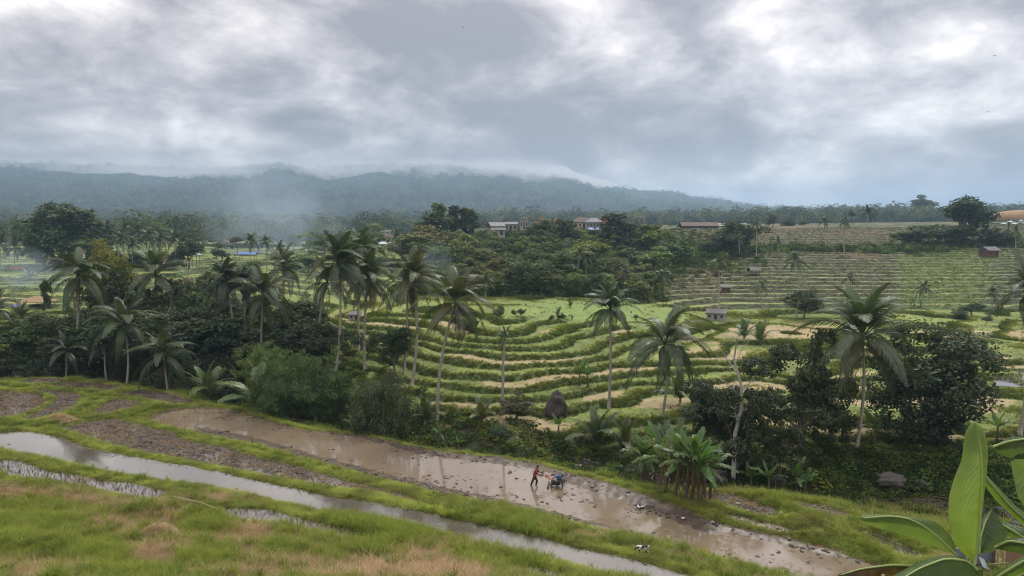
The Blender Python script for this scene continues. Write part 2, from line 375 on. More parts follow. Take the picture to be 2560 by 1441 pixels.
# stream distance
sd = np.full(len(GX), 1e9)
for i in range(len(STREAM) - 1):
    (x1, y1), (x2, y2) = STREAM[i], STREAM[i + 1]
    t = np.clip(((GX - x1) * (x2 - x1) + (GY - y1) * (y2 - y1)) / ((x2 - x1) ** 2 + (y2 - y1) ** 2), 0, 1)
    sd = np.minimum(sd, np.hypot(GX - x1 - t * (x2 - x1), GY - y1 - t * (y2 - y1)))
sY = np.interp(GX, STREAM[::-1, 0], STREAM[::-1, 1])
beyond = sstep(2.0, 5.0, GY - sY)                      # 1 on the far side of the stream
PX, PY = to_px(GX, GY, GB)
slope_back = sstep(128, 142, GY) * sstep(1560, 1700, PX)
grove = sstep(1010, 1080, PX) * (1 - sstep(1600, 1680, PX)) * sstep(136, 142, GY)
# --- terraces on the far side: contour plots cut into the slope
wob = (fbm(GX * .045, GY * .045, 21, 3) - .5) * 1.5 * (1 - .75 * slope_back) + (fbm(GX * .25, GY * .25, 22, 2) - .5) * .16
q = (GB + wob)
kq = 2.0 + .35 * (1 - slope_back) * sstep(62, 75, GY) * (1 - sstep(118, 132, GY)) + 1.0 * (1 - sstep(1.8, 2.3, GB)) * sstep(1500, 1750, PX)
qq = q * kq; lvl = np.floor(qq); fr = qq - lvl
flat = .60 - .24 * slope_back
prof = np.where(fr < flat, 0, sstep(0, 1, (fr - flat) / (1 - flat)))
lw = .05 + .06 * slope_back
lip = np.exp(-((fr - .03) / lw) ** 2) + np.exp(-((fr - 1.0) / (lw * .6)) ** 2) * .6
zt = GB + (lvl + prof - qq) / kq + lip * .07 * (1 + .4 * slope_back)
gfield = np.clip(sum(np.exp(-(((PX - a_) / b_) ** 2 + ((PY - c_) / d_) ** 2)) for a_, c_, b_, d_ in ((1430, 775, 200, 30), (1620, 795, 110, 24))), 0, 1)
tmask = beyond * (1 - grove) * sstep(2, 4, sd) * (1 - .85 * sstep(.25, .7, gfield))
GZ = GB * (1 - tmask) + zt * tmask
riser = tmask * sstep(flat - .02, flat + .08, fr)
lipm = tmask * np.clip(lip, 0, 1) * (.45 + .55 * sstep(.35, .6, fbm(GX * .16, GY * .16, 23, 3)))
# --- near side: banks, bunds and paddy beds
nearside = 1 - beyond
hump = (fbm(GX * .35, GY * .35, 31, 4) - .5)
fine = (fbm(GX * 2.2, GY * 2.2, 33, 3) - .5)
onbank = (pid < 0)
GZ = GZ + np.where(onbank & near, nearside * (.20 * sstep(0, .55, dist_out) * np.exp(-dist_out / 3.5) + (hump * .5 + fine * .10) * sstep(.6, 2.6, dist_out)), 0)
# small dry terraces stepping down the foreground slope
fg = nearside * sstep(1.2, 3.5, dist_out) * (GY < 60) * (GB > 1.5)
q2 = (GB + hump * .5) * 1.7; f2 = q2 - np.floor(q2)
GZ = GZ + fg * (np.floor(q2) + sstep(.6, .95, f2) - q2) / 1.7 * .95
puddle = np.zeros(len(GX))
for ki, k in enumerate(keys):
    s = pid == ki
    if not s.any(): continue
    ty, lv, _ = PADDY[k]; x, y = GX[s], GY[s]; di = dist_in[s]
    rough = fbm(x * 2.6, y * 2.6, 41, 4) - .5; broad = fbm(x * .32, y * .32, 43, 3) - .5
    if ty == 'water':
        edge = np.exp(-di / (.9 + 1.4 * np.clip(broad + .35, 0, 1)))
        amp = 1.0 if k == 'A' else .45
        ppx, ppy = to_px(x, y, np.full(len(x), lv))
        bump = 0
        if k == 'A':   # churned ridges along the lower and right banks
            low = np.interp(ppx, [370, 640, 860, 1080, 1290, 1510, 1760, 2000], [1050, 1114, 1178, 1233, 1278, 1331, 1388, 1450])
            bump = .17 * np.exp(-((low - ppy - 6) / 15.) ** 2) * sstep(430, 560, ppx) * (1 - sstep(1500, 1640, ppx))
            up = np.interp(ppx, [900, 1140, 1340, 1550, 1770, 2090], [1090, 1135, 1160, 1220, 1304, 1378])
            bump = bump + .15 * np.exp(-((ppy - up - 14) / 22.) ** 2) * sstep(1360, 1480, ppx) * (1 - sstep(1760, 1830, ppx)) + .10 * np.exp(-((ppy - up - 6) / 10.) ** 2) * sstep(880, 1000, ppx)
        z = lv - .13 + .16 * edge * amp + bump + rough * (.16 * amp)
    elif ty == 'plough': z = lv - .035 + rough * .24 + broad * .30 - (.03 if k == 'G1' else 0)
    elif ty == 'mud': z = lv + .06 + rough * .26
    elif ty == 'stubble': z = lv - .03 + rough * .17 + broad * .06
    else: z = lv - .03 + rough * .16 + broad * .12
    blend = sstep(0, .25, di)
    GZ[s] = z * blend + (lv + .03) * (1 - blend)
# stream bed and banks
GZ = GZ + np.where(sd < 7, (fbm(GX * .6, GY * .6, 51, 3) - .5) * .8 * sstep(7, 3, sd) * (dist_out > 1.5), 0)
H2 = GZ.reshape(NR, NU)
LY = YY
def height(X, Y):
    X = np.atleast_1d(np.asarray(X, float)); Y = np.atleast_1d(np.asarray(Y, float))
    r = np.clip(np.searchsorted(LY, Y) - 1, 0, NR - 2); t = np.clip((Y - LY[r]) / (LY[r + 1] - LY[r]), 0, 1)
    u = np.clip((X / Y - UU[0]) / (UU[1] - UU[0]), 0, NU - 1.001); c = u.astype(int); s = u - c
    return (H2[r, c] * (1 - s) + H2[r, c + 1] * s) * (1 - t) + (H2[r + 1, c] * (1 - s) + H2[r + 1, c + 1] * s) * t
def hz(X, Y): return float(height(X, Y)[0])
RY = np.exp(np.linspace(math.log(22), math.log(360), 2500))
def hit(px, py):
    """where the ray through a photo pixel meets the ground"""
    d = pdir(px, py); zr = HC + d[2] / d[1] * RY; xr = d[0] / d[1] * RY
    g = height(xr, RY); w = np.where(zr <= g)[0]
    i = w[0] if len(w) else len(RY) - 1
    return float(xr[i]), float(RY[i]), float(g[i])

# --- ground colours (albedo of soil, stubble, short grass, mud)
PX, PY = to_px(GX, GY, GZ)
def L(a, b, t): return np.asarray(a)[None, :] * (1 - t[:, None]) + np.asarray(b)[None, :] * t[:, None]
nA = fbm(GX * .22, GY * .22, 61, 4); nB = fbm(GX * 1.1, GY * 1.1, 62, 3); nC = fbm(GX * .06, GY * .06, 63, 3)
def blobs(lst):
    o = np.zeros(len(GX))
    for x, y, rx, ry in lst: o = np.maximum(o, np.exp(-(((PX - x) / rx) ** 2 + ((PY - y) / ry) ** 2)))
    return o
GR, GRB, STR, MUD, SOIL = (.12, .15, .036), (.195, .235, .052), (.38, .275, .15), (.062, .046, .036), (.12, .085, .055)
col = L(GR, GRB, sstep(.35, .65, nA)); 
straw = np.zeros(len(GX))
# foreground: dry straw between green tufts
fstraw = blobs([(330,1325,200,38),(560,1365,230,50),(780,1420,300,34),(1010,1432,230,28),(110,1425,160,26),(430,1405,150,34),(330,1255,170,16),(90,1238,150,12),(1250,1400,260,16),(870,1352,200,14),(1050,1368,200,10),(640,1310,160,20),(1480,1425,200,16),(2200,1345,120,14),(2330,1400,120,16),(2000,1300,120,10),(390,1000,60,8)])
fgreen = blobs([(90,1335,120,45),(240,1400,70,40),(520,1392,60,30),(700,1385,60,22),(980,1330,160,30),(500,1330,60,22),(300,1441,90,18),(860,1395,70,14)])
fs = np.clip(fstraw * 1.7 - fgreen * 1.4 - .15 + (nB - .5) * 1.9 + (fbm(GX * 3.1, GY * 3.1, 64, 2) - .5) * 1.2 + (nA - .5) * .8, 0, 1) * nearside * (dist_out > .2)
straw = np.maximum(straw, sstep(.3, .6, fs) * sstep(.8, 1.8, dist_out))
# far side: harvested plots, tan, between green ones
tan = blobs([(1120,1020,90,14),(1280,1075,130,24),(1420,1075,60,20),(1530,1000,60,16),(1700,1010,140,22),(1000,815,190,9),(1250,830,160,7),(1550,828,60,7),(1380,830,60,6),(1480,755,150,5),(1800,890,160,14),(2000,830,160,20),(1900,960,160,18),(2150,880,120,16),(2250,1000,200,20),(2120,1060,140,16),(2480,900,90,10),(2530,915,60,14),(2480,1010,80,30),(2150,940,130,12),(2480,840,160,8),(1800,820,120,12),(1540,930,80,12),(2400,830,160,5),(900,805,80,5),(700,790,110,10),(1900,1050,100,16),(2300,1080,160,14),(1720,850,60,8)])
gre = blobs([(1450,775,230,32),(1620,800,120,24),(1400,800,120,14),(1700,960,60,20),(2020,990,60,30),(1650,1100,60,20)])
fz = np.clip(tan * 1.15 - gre * 1.1 + .14 + (vnoise(lvl * 3.7, nC * 3 + GX * .02, 71) - .5) * 1.1 + (nA - .5) * .6 + (nB - .5) * .35, 0, 1)
tr = tmask * (1 - riser)
straw = np.maximum(straw, tr * sstep(.32, .66, fz) * (1 - slope_back) * (.85 - .25 * sstep(120, 200, GY)))
# back slope treads: pale dry edges, brownish risers in the left half, fresh green in the right part
fresh = slope_back * sstep(2235, 2265, PX + (nB - .5) * 20) * (1 - sstep(2440, 2520, PX + (PY - 690) * .5)) * sstep(600, 620, PY) * (1 - sstep(775, 800, PY))
gcl = np.maximum(sstep(0, 1, gre) * tmask, sstep(.25, .7, gfield) * beyond)
col = col * (1 - gcl[:, None]) + np.array((.17, .235, .055)) * gcl[:, None]
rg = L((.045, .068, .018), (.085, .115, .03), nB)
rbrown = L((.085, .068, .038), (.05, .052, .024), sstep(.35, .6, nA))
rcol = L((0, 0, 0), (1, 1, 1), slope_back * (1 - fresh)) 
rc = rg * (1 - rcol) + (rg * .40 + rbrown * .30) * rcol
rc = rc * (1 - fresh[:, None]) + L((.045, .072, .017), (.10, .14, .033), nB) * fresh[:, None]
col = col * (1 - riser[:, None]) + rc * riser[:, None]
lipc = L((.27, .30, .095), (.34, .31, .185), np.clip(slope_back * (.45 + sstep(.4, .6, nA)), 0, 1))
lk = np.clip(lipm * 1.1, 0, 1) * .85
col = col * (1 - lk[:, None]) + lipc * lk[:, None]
strc = L((.31, .23, .125), (.46, .36, .21), nB)
strc = strc * (1 - (tmask * .12 + nearside * .28)[:, None])
bare = nearside * (pid < 0) * sstep(1.5, 3, dist_out) * sstep(.60, .70, fbm(GX * .9, GY * .9, 65, 3)) * (GY < 60)
col = col * (1 - straw[:, None]) + strc * straw[:, None]
col = col * (1 - bare[:, None]) + np.array((.075, .055, .04)) * bare[:, None]
brown_slope = slope_back * blobs([(1740,680,80,40),(1750,600,120,28),(2150,585,150,14),(2150,640,90,10),(1950,580,100,18)]) * .6
col = col * (1 - brown_slope[:, None]) + np.array((.15, .10, .062)) * brown_slope[:, None]
# darker green ground colour under the grove, the stream side and the tree belt
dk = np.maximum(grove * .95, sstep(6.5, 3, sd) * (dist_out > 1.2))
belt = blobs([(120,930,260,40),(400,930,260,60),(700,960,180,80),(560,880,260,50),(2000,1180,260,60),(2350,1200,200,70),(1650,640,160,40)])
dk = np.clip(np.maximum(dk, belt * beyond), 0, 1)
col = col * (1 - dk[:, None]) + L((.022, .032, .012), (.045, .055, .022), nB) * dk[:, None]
# mud
mud = np.zeros(len(GX)); mud[pid >= 0] = 1
K = pid == keys.index('K'); 
edge_mud = np.exp(-((dist_out) / .22) ** 2) * (pid < 0) * (dist_out < 2) * .8
mudc = L((.034, .025, .02), (.10, .072, .05), sstep(.40, .72, nB))
for k in ('E', 'E2', 'E3', 'H3', 'H4'):
    s = pid == keys.index(k); mudc[s] = mudc[s] * .5 + np.array((.22, .17, .11)) * .5
s = pid == keys.index('A'); mudc[s] = mudc[s] * .8 + np.array((.16, .12, .085)) * .2
mk = np.maximum(mud, edge_mud)
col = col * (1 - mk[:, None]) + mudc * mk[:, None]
grass_w = np.clip((1 - .85 * bare) * (1 - mk) * (1 - .8 * straw) * (1 - .6 * dk), 0, 1)

def ground_mat(name, bumpd=.06, sc=3.0):
    m, nt = newmat(name)
    a = nd(nt, 'ShaderNodeAttribute', attribute_name='gcol').outputs['Color']
    wet = nd(nt, 'ShaderNodeAttribute', attribute_name='wet').outputs['Fac']
    co = nd(nt, 'ShaderNodeTexCoord').outputs['Object']
    n1 = noise(nt, co, sc, 6, .65); n2 = noise(nt, co, sc * .13, 3, .5)
    k = mth(nt, 'ADD', mth(nt, 'MULTIPLY_ADD', n1, .9, .36), mth(nt, 'MULTIPLY', n2, .35))
    c = vmt(nt, 'MULTIPLY', a, nd(nt, 'ShaderNodeCombineXYZ', {0: k, 1: k, 2: k}).outputs[0])
    b = nd(nt, 'ShaderNodeBsdfPrincipled', {'Base Color': c, 'Roughness': mth(nt, 'MULTIPLY_ADD', wet, -.5, .9), 'Specular IOR Level': .35})
    nt.links.new(nd(nt, 'ShaderNodeBump', {'Strength': .7, 'Height': n1, 'Distance': bumpd}).outputs[0], b.inputs['Normal'])
    out(nt, b.outputs[0]); return m
M_GROUND = ground_mat('ground_soil')
idx = np.arange(NR * NU).reshape(NR, NU)
quads = np.stack([idx[:-1, :-1], idx[:-1, 1:], idx[1:, 1:], idx[1:, :-1]], -1).reshape(-1, 4)
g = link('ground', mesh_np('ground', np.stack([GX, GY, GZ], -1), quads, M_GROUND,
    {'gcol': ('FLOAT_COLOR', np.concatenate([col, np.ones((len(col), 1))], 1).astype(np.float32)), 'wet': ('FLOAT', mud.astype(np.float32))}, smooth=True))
tag(g, 'terraced rice valley ground of banks, plots and mud', 'ground', kind='structure')

# ------------------------------------------------------------------ water
def water_mat(name, colr, rough=.05, ripple=.012, ior=1.38, scale=1.2):
    m, nt = newmat(name)
    co = nd(nt, 'ShaderNodeTexCoord').outputs['Object']
    n = noise(nt, co, .5, 4, .6); f = noise(nt, co, scale * 3, 3, .6)
    c = mixc(nt, n, tuple(k * .8 for k in colr), tuple(k * 1.15 for k in colr))
    b = nd(nt, 'ShaderNodeBsdfPrincipled', {'Base Color': c, 'Roughness': rough, 'IOR': ior, 'Specular IOR Level': .5})
    nt.links.new(nd(nt, 'ShaderNodeBump', {'Strength': 1.0, 'Height': f, 'Distance': ripple}).outputs[0], b.inputs['Normal'])
    out(nt, b.outputs[0]); return m
M_W = {'A': water_mat('muddy_water', (.205, .16, .112), .03, .003, 1.85), 'C': water_mat('still_water', (.10, .088, .072), .02, .0025, 2.2), 'o': water_mat('puddle_water', (.07, .058, .046), .03, .003, 2.2)}
WN = {'A': ('brown muddy water of the large flooded paddy', 'muddy_water'), 'C': ('long narrow strip of grey water between two grass banks', 'water')}
for k, (ty, lv, _) in PADDY.items():
    if ty == 'mud': continue
    P = PPOLY[k]; c = P.mean(0)
    me = bpy.data.meshes.new('paddy_water'); me.from_pydata([(x, y, lv) for x, y in P], [], [tuple(range(len(P)))]); me.update()
    me.materials.append(M_W.get(k, M_W['o']))
    o = link('paddy_water', me); tag(o, kind='structure')
# the stream
P = []; 
for sgn in (1, -1):
    for i in (range(len(STREAM)) if sgn > 0 else range(len(STREAM) - 1, -1, -1)):
        t = STREAM[min(i + 1, len(STREAM) - 1)] - STREAM[max(i - 1, 0)]; t = t / np.linalg.norm(t)
        P.append(STREAM[i] + np.array([-t[1], t[0]]) * 1.5 * sgn)
nS = len(STREAM); sz = [hz(*q) + .12 for q in STREAM]; sz = sz + sz[::-1]; Vs = [(p[0], p[1], z) for p, z in zip(P, sz)]
me = bpy.data.meshes.new('stream_water'); me.from_pydata(Vs, [], [(i, i + 1, 2 * nS - 2 - i, 2 * nS - 1 - i) for i in range(nS - 1)]); me.materials.append(M_W['o'])
tag(link('stream_water', me), kind='structure')

# ------------------------------------------------------------------ far land: plain, foothills, mountain
fy = np.exp(np.linspace(math.log(345), math.log(7000), 260)); fu = np.linspace(-1.35, 1.35, 460)
fc = []
def fp(px, py, Y): fc.append(((px - 1280) / FPX, math.log(Y), at_y(px, py, Y)[2]))
for px, r in {-900: ((350,604),(600,590),(900,575),(1500,540),(2200,495),(3300,432),(4200,450),(7000,520)), 0: ((350,604),(600,590),(900,572),(1400,545),(2000,505),(2700,470),(3300,434),(4200,450),(7000,520)), 400: ((350,608),(600,592),(900,578),(1400,556),(2000,515),(2700,478),(3300,446),(4200,455),(7000,520)),
     700: ((350,605),(600,592),(900,580),(1400,560),(2000,525),(2700,480),(3300,444),(4200,455),(7000,520)), 950: ((350,600),(600,588),(900,580),(1400,562),(2000,530),(2700,480),(3300,428),(4200,445),(7000,520)), 1250: ((350,566),(600,572),(900,572),(1400,560),(2000,535),(2700,495),(3300,455),(4200,462),(7000,525)),
     1530: ((350,563),(600,568),(900,568),(1400,562),(2000,545),(2700,520),(3400,482),(5000,500),(7000,530)), 1700: ((350,562),(600,566),(900,566),(1400,562),(2000,552),(2700,535),(3400,511),(5000,520),(7000,540)), 1880: ((350,561),(600,563),(900,564),(1400,562),(2000,558),(2700,550),(3400,540),(7000,548)),
     2200: ((350,559),(600,557),(900,553),(1400,556),(2500,556),(7000,556)), 2560: ((350,557),(600,552),(900,548),(1400,553),(2500,556),(7000,556)), 3500: ((350,556),(600,550),(900,548),(2500,555),(7000,555))}.items():
    for Y, py in r: fp(px, py, Y)
F_ = np.array(fc); F_[:, 1] *= .7
def fd(a, b): return np.sqrt((a[:, None] - F_[None, :, 0]) ** 2 + (b[:, None] - F_[None, :, 1]) ** 2 + 1e-3)
nf = len(F_); A = np.zeros((nf + 1, nf + 1)); A[:nf, :nf] = fd(F_[:, 0], F_[:, 1]); A[:nf, nf] = 1; A[nf, :nf] = 1
# interpolate the elevation angle, which is smooth
WF = np.linalg.solve(A, np.concatenate([(F_[:, 2] - HC) / np.exp(F_[:, 1] / .7), [0]]))
def far_z(X, Y):
    z = (fd(X / Y, np.log(Y) * .7) @ WF[:nf] + WF[nf]) * Y + HC
    hill = sstep(900, 2500, Y)
    ridge = 1 - np.abs(2 * fbm(X / 620 + Y / 2600, Y / 1500, 81, 4) - 1)
    return z + hill * ((ridge - .62) * 75 * sstep(.0, 80, z - HC) + (fbm(X / 160, Y / 160, 83, 4) - .5) * 34 * sstep(-5, 40, z - HC)) + (fbm(X / 90, Y / 90, 85, 3) - .5) * 5 * sstep(380, 600, Y)
FU, FY = np.meshgrid(fu, fy); FX = FU * FY
FZ = np.concatenate([far_z(FX[i], FY[i]) for i in range(len(fy))]).reshape(FX.shape)
EDGE = height(fu * 364, np.full(len(fu), 364.)) - .6
bl = sstep(370, 560, FY); FZ = FZ * bl + EDGE[None, :] * (1 - bl)
FZ = FZ + sstep(1500, 2600, FY) * (vnoise(FX / 26, FY / 40, 91) * 9 + vnoise(FX / 11, FY / 60, 92) * 5)
FZ = np.where(FZ > 235, 235 + (FZ - 235) * .4, FZ)
def far_mat():
    m, nt = newmat('forest_floor')
    co = nd(nt, 'ShaderNodeTexCoord').outputs['Object']
    a = noise(nt, co, .02, 8, .7); b_ = noise(nt, co, .0028, 4, .55)
    c = ramp(nt, mth(nt, 'ADD', mth(nt, 'MULTIPLY', a, .75), mth(nt, 'MULTIPLY', b_, .3)), ((.3, (.012, .02, .010)), (.48, (.04, .058, .022)), (.62, (.10, .12, .04)), (.8, (.18, .19, .08))))
    b = nd(nt, 'ShaderNodeBsdfDiffuse', {'Color': c})
    nt.links.new(nd(nt, 'ShaderNodeBump', {'Strength': 1.0, 'Height': a, 'Distance': 22.0}).outputs[0], b.inputs['Normal'])
    out(nt, b.outputs[0]); return m
ix = np.arange(FX.size).reshape(FX.shape)
fq = np.stack([ix[:-1, :-1], ix[:-1, 1:], ix[1:, 1:], ix[1:, :-1]], -1).reshape(-1, 4)
tag(link('hills', mesh_np('hills', np.stack([FX.ravel(), FY.ravel(), FZ.ravel()], -1), fq, far_mat(), smooth=True)), 'forested plain and mountainside under the cloud', 'hills', kind='structure')
# ------------------------------------------------------------------ plant meshes
def unit(v): return v / (np.linalg.norm(v, axis=-1, keepdims=True) + 1e-9)
def leaf_cloud(P, Nn, size, aspect, r, droop=0.0):
    """rhombic leaves at P facing Nn"""
    n = len(P); t = unit(np.cross(Nn, r.normal(size=(n, 3)))); t[:, 2] -= droop; t = unit(t); b = unit(np.cross(Nn, t))
    s = np.asarray(size).reshape(-1, 1) * np.ones((n, 1))
    V = np.empty((n, 4, 3)); V[:, 0] = P - t * s * .5; V[:, 1] = P + b * s * aspect * .5 + Nn * s * .06; V[:, 2] = P + t * s * .5; V[:, 3] = P - b * s * aspect * .5 + Nn * s * .06
    v = np.repeat(r.random(n), 4)
    return V.reshape(-1, 3), np.arange(n * 4).reshape(n, 4), v
def make_tree(seed, kind, nleaf, lsize):
    """a 10 m tree: (trunk mesh, crown mesh)"""
    r = np.random.default_rng(seed); mb = MB()
    lob = []
    if kind == 'round':
        lob = [(*(r.normal(size=2) * 1.7), 6.6 + r.normal() * 1.5, .9 + r.random() * .75) for _ in range(16)]; th = 4.0
    elif kind == 'dense':
        for _ in range(20):
            z = 2.6 + r.random() * 6.4; w = 3.1 * math.sin(math.pi * min(1, max(.12, (z - 1.4) / 8.6))) ** .7; a = r.random() * 6.28; q = math.sqrt(r.random())
            lob.append((w * q * math.cos(a), w * q * math.sin(a), z, .95 + r.random() * .6))
        th = 2.6
    elif kind == 'tall':
        lob = [(r.normal() * .75, r.normal() * .75, 3.2 + 6.4 * i / 14 + r.normal() * .3, .55 + r.random() * .55) for i in range(15)]; th = 3.2
    elif kind == 'albizia':
        for i in range(18):
            a = r.random() * 6.28; q = math.sqrt(r.random()) * 3.6
            lob.append((q * math.cos(a), q * math.sin(a), 8.2 - q * .35 + r.normal() * .55, .75 + r.random() * .6))
        th = 5.0
    elif kind == 'bush':
        for i in range(16):
            a = r.random() * 6.28; q = math.sqrt(r.random()) * 4.0
            lob.append((q * math.cos(a), q * math.sin(a), 1.4 + r.random() * 5.8 * (1 - q / 6.0), 1.5 + r.random() * 1.1))
        th = 1.2
    elif kind == 'airy':
        lob = [(*(r.normal(size=2) * 1.5), 5.4 + r.normal() * 2.0, .6 + r.random() * .6) for _ in range(22)]; th = 2.6
    lob = np.array(lob)
    # trunk and limbs
    lean = r.normal(size=2) * .25
    top = (lean[0], lean[1], th)
    mb.tube([(0, 0, -.4), (0, 0, .3), (lean[0] * .5, lean[1] * .5, th * .5), top, (lean[0] * 1.3, lean[1] * 1.3, th + (9 - th) * .5)], [.34, .27, .2, .16, .05], 7)
    for i in r.permutation(len(lob))[:9]:
        e = lob[i]; m = (e[0] * .45 + top[0] * .5, e[1] * .45 + top[1] * .5, th * .75 + (e[2] - th * .75) * .55)
        z0 = th * (.55 + .4 * r.random())
        mb.tube([(lean[0] * z0 / th, lean[1] * z0 / th, z0), m, (e[0], e[1], e[2])], [.12, .08, .03], 5)
    trunk = mb.mesh('trunk', M_BARK, True)
    w = lob[:, 3] ** 2; w = w / w.sum(); which = r.choice(len(lob), nleaf, p=w)
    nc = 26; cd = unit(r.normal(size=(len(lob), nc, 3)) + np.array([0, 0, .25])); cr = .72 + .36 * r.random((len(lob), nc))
    ci = r.integers(0, nc, nleaf); flatz = .55 if kind == 'albizia' else .85
    d = cd[which, ci] + r.normal(size=(nleaf, 3)) * .20
    rad = (lob[which, 3] * cr[which, ci])[:, None]
    P = lob[which, :3] + d * rad * np.array([1.1, 1.1, flatz])
    Nn = unit(unit(d) * .55 + np.array([0, 0, .45]) + r.normal(size=(nleaf, 3)) * .5)
    V, F, v = leaf_cloud(P, Nn, lsize * (.6 + .8 * r.random(nleaf)), .55, r, .3)
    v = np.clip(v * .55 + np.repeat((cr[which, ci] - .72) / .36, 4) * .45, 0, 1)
    return trunk, mesh_np('crown', V, F, M_LEAF, {'v': ('FLOAT', v.astype(np.float32))})
PROTO = {}
def proto(kind, detail, k):
    key = (kind, detail, k)
    if key not in PROTO:
        nl, ls = {'hi': (19000, .27), 'mid': (8000, .40), 'lo': (3600, .60)}[detail]
        if kind in ('albizia', 'airy'): nl = int(nl * .7)
        if kind == 'bush': nl, ls = int(nl * 1.2), ls * 1.15
        PROTO[key] = make_tree(hash((kind, k)) % 1000 if False else sum(map(ord, kind)) + 37 * k, kind, nl, ls)
    return PROTO[key]
TREES = []
def tree(X, Y, hgt, wid, kind, color, label, group=None, name='broadleaf_tree', cat='tree', detail=None, k=0, z=None, sink=.1):
    z = hz(X, Y) if z is None else z
    wid = min(wid, hgt / (.55 if kind == 'bush' else .8))
    detail = detail or ('hi' if Y < 75 else 'mid' if Y < 150 else 'lo')
    t, c = proto(kind, detail, k)
    o = thing(name, label, cat, (X, Y, z - sink), random.random() * 6.28, group)
    ws = {'round': 5.2, 'dense': 6.6, 'tall': 3.2, 'albizia': 8.2, 'bush': 11, 'airy': 5.2}[kind]; hs = {'round': 9.6, 'dense': 9.9, 'tall': 10.2, 'albizia': 9.3, 'bush': 8.6, 'airy': 9.6}[kind]
    s = (wid / ws, wid / ws, hgt / hs)
    link('trunk', t, o, scale=s)
    v = .8 + .5 * random.random(); hu = random.uniform(-.12, .16)
    link('crown', c, o, scale=s, color=(color[0] * v * (1 + hu), color[1] * v, color[2] * v))
    TREES.append(o)
    return o
def tree_px(px, Y, top_py, wid_px, kind, color, label, group=None, base_z=None, **kw):
    """px/top: where the crown stands in the photo; Y: distance of the ground it stands on"""
    X, _, zt = at_y(px, top_py, Y); z = hz(X, Y) if base_z is None else base_z
    return tree(X, Y, max(1.0, zt - z), wid_px / FPX * Y, kind, color, label, group, z=z, **kw)
# leaf colours (albedo)
DARK, MID, LIGHT, YEL, OLIVE, BLUEG = (.052, .080, .028), (.080, .118, .036), (.15, .205, .055), (.20, .20, .035), (.11, .125, .042), (.06, .098, .045)
BLACK = (.046, .064, .03)

# ------------------------------------------------------------------ palms
def frond_mesh(seed, a, b, hang, nl=40, twist=0.0, sparse=0.0):
    """frond of length 1 along +X: height = a t - b t^2; leaflets hang by `hang`"""
    r = np.random.default_rng(seed); V = []; F = []; vv = []
    ts = np.linspace(0, 1, 11)
    def pos(t): return np.array([t * (1 - .10 * (a * t) ** 2) * (1 - .12 * b * t * t), twist * t * t, a * t - b * t * t * t * .5 - b * t * t * .5])
    c = [pos(t) for t in ts]
    for i, p in enumerate(c):
        w = .012 * (1 - .85 * ts[i])
        V += [p + (0, w, 0), p + (0, -w, 0), p + (0, 0, -w * 1.2)]; vv += [.8] * 3
    for i in range(10):
        for k in range(3): F.append((i * 3 + k, i * 3 + (k + 1) % 3, i * 3 + 3 + (k + 1) % 3, i * 3 + 3 + k))
    for j in range(nl):
        t = .14 + .86 * (j + .5) / nl
        Ln = (.235 * (math.sin(math.pi * min(1, .16 + t * .86)) ** .55)) * (.85 + .3 * r.random())
        p = pos(t); tg = unit(pos(min(1, t + .02)) - pos(t - .02))
        side0 = unit(np.cross(tg, (0, 0, 1.0))); up = np.cross(side0, tg)
        for s in (1, -1):
            if r.random() < sparse: continue
            h = hang * (.75 + .5 * r.random())
            d0 = unit(side0 * s * .9 + tg * (.6 + .5 * t) + up * (.30 - .6 * h)); d1 = unit(d0 * .8 + np.array([0, 0, -1.0]) * (.2 + 1.2 * h))
            m = p + d0 * Ln * .5; e = m + d1 * Ln * .5; w = unit(np.cross(d0, up)) * .0078 * (1 + .2 * r.random())
            i0 = len(V); V += [p - w * .6, p + w * .6, m + w, m - w, e]; q = r.random() * .8; vv += [q] * 5
            F += [(i0, i0 + 1, i0 + 2, i0 + 3), (i0 + 3, i0 + 2, i0 + 4)]
    V = np.array(V); q4 = [f for f in F if len(f) == 4]; q3 = [f for f in F if len(f) == 3]
    return mesh_np('frond', V, [np.array(q4), np.array(q3)], M_PALM, {'v': ('FLOAT', np.array(vv, np.float32))})
FR_UP = [frond_mesh(i, .25, .35, .25, twist=.04 * (i - 1)) for i in range(3)]
FR_MID = [frond_mesh(10 + i, .40, .75, .5, twist=.08 * (i - 1)) for i in range(4)]
FR_LOW = [frond_mesh(20 + i, .15, .80, .95, twist=.06 * (i - 1)) for i in range(3)]
FR_DEAD = [frond_mesh(30 + i, -.1, .5, 1.3, nl=30, sparse=.35) for i in range(2)]
FR_FAR = {id(m): None for m in ()}
PCOL = [(.068, .096, .030), (.056, .084, .034), (.084, .102, .031), (.062, .092, .026)]
coco = MB()
for k in range(9):
    a = k * 2.4; coco.ball((.26 * math.cos(a), .26 * math.sin(a), -.35 - .12 * (k % 3)), (.12, .12, .15), 7, 5)
COCO = coco.mesh('coconuts', M_COCO, True)
PALMS = []
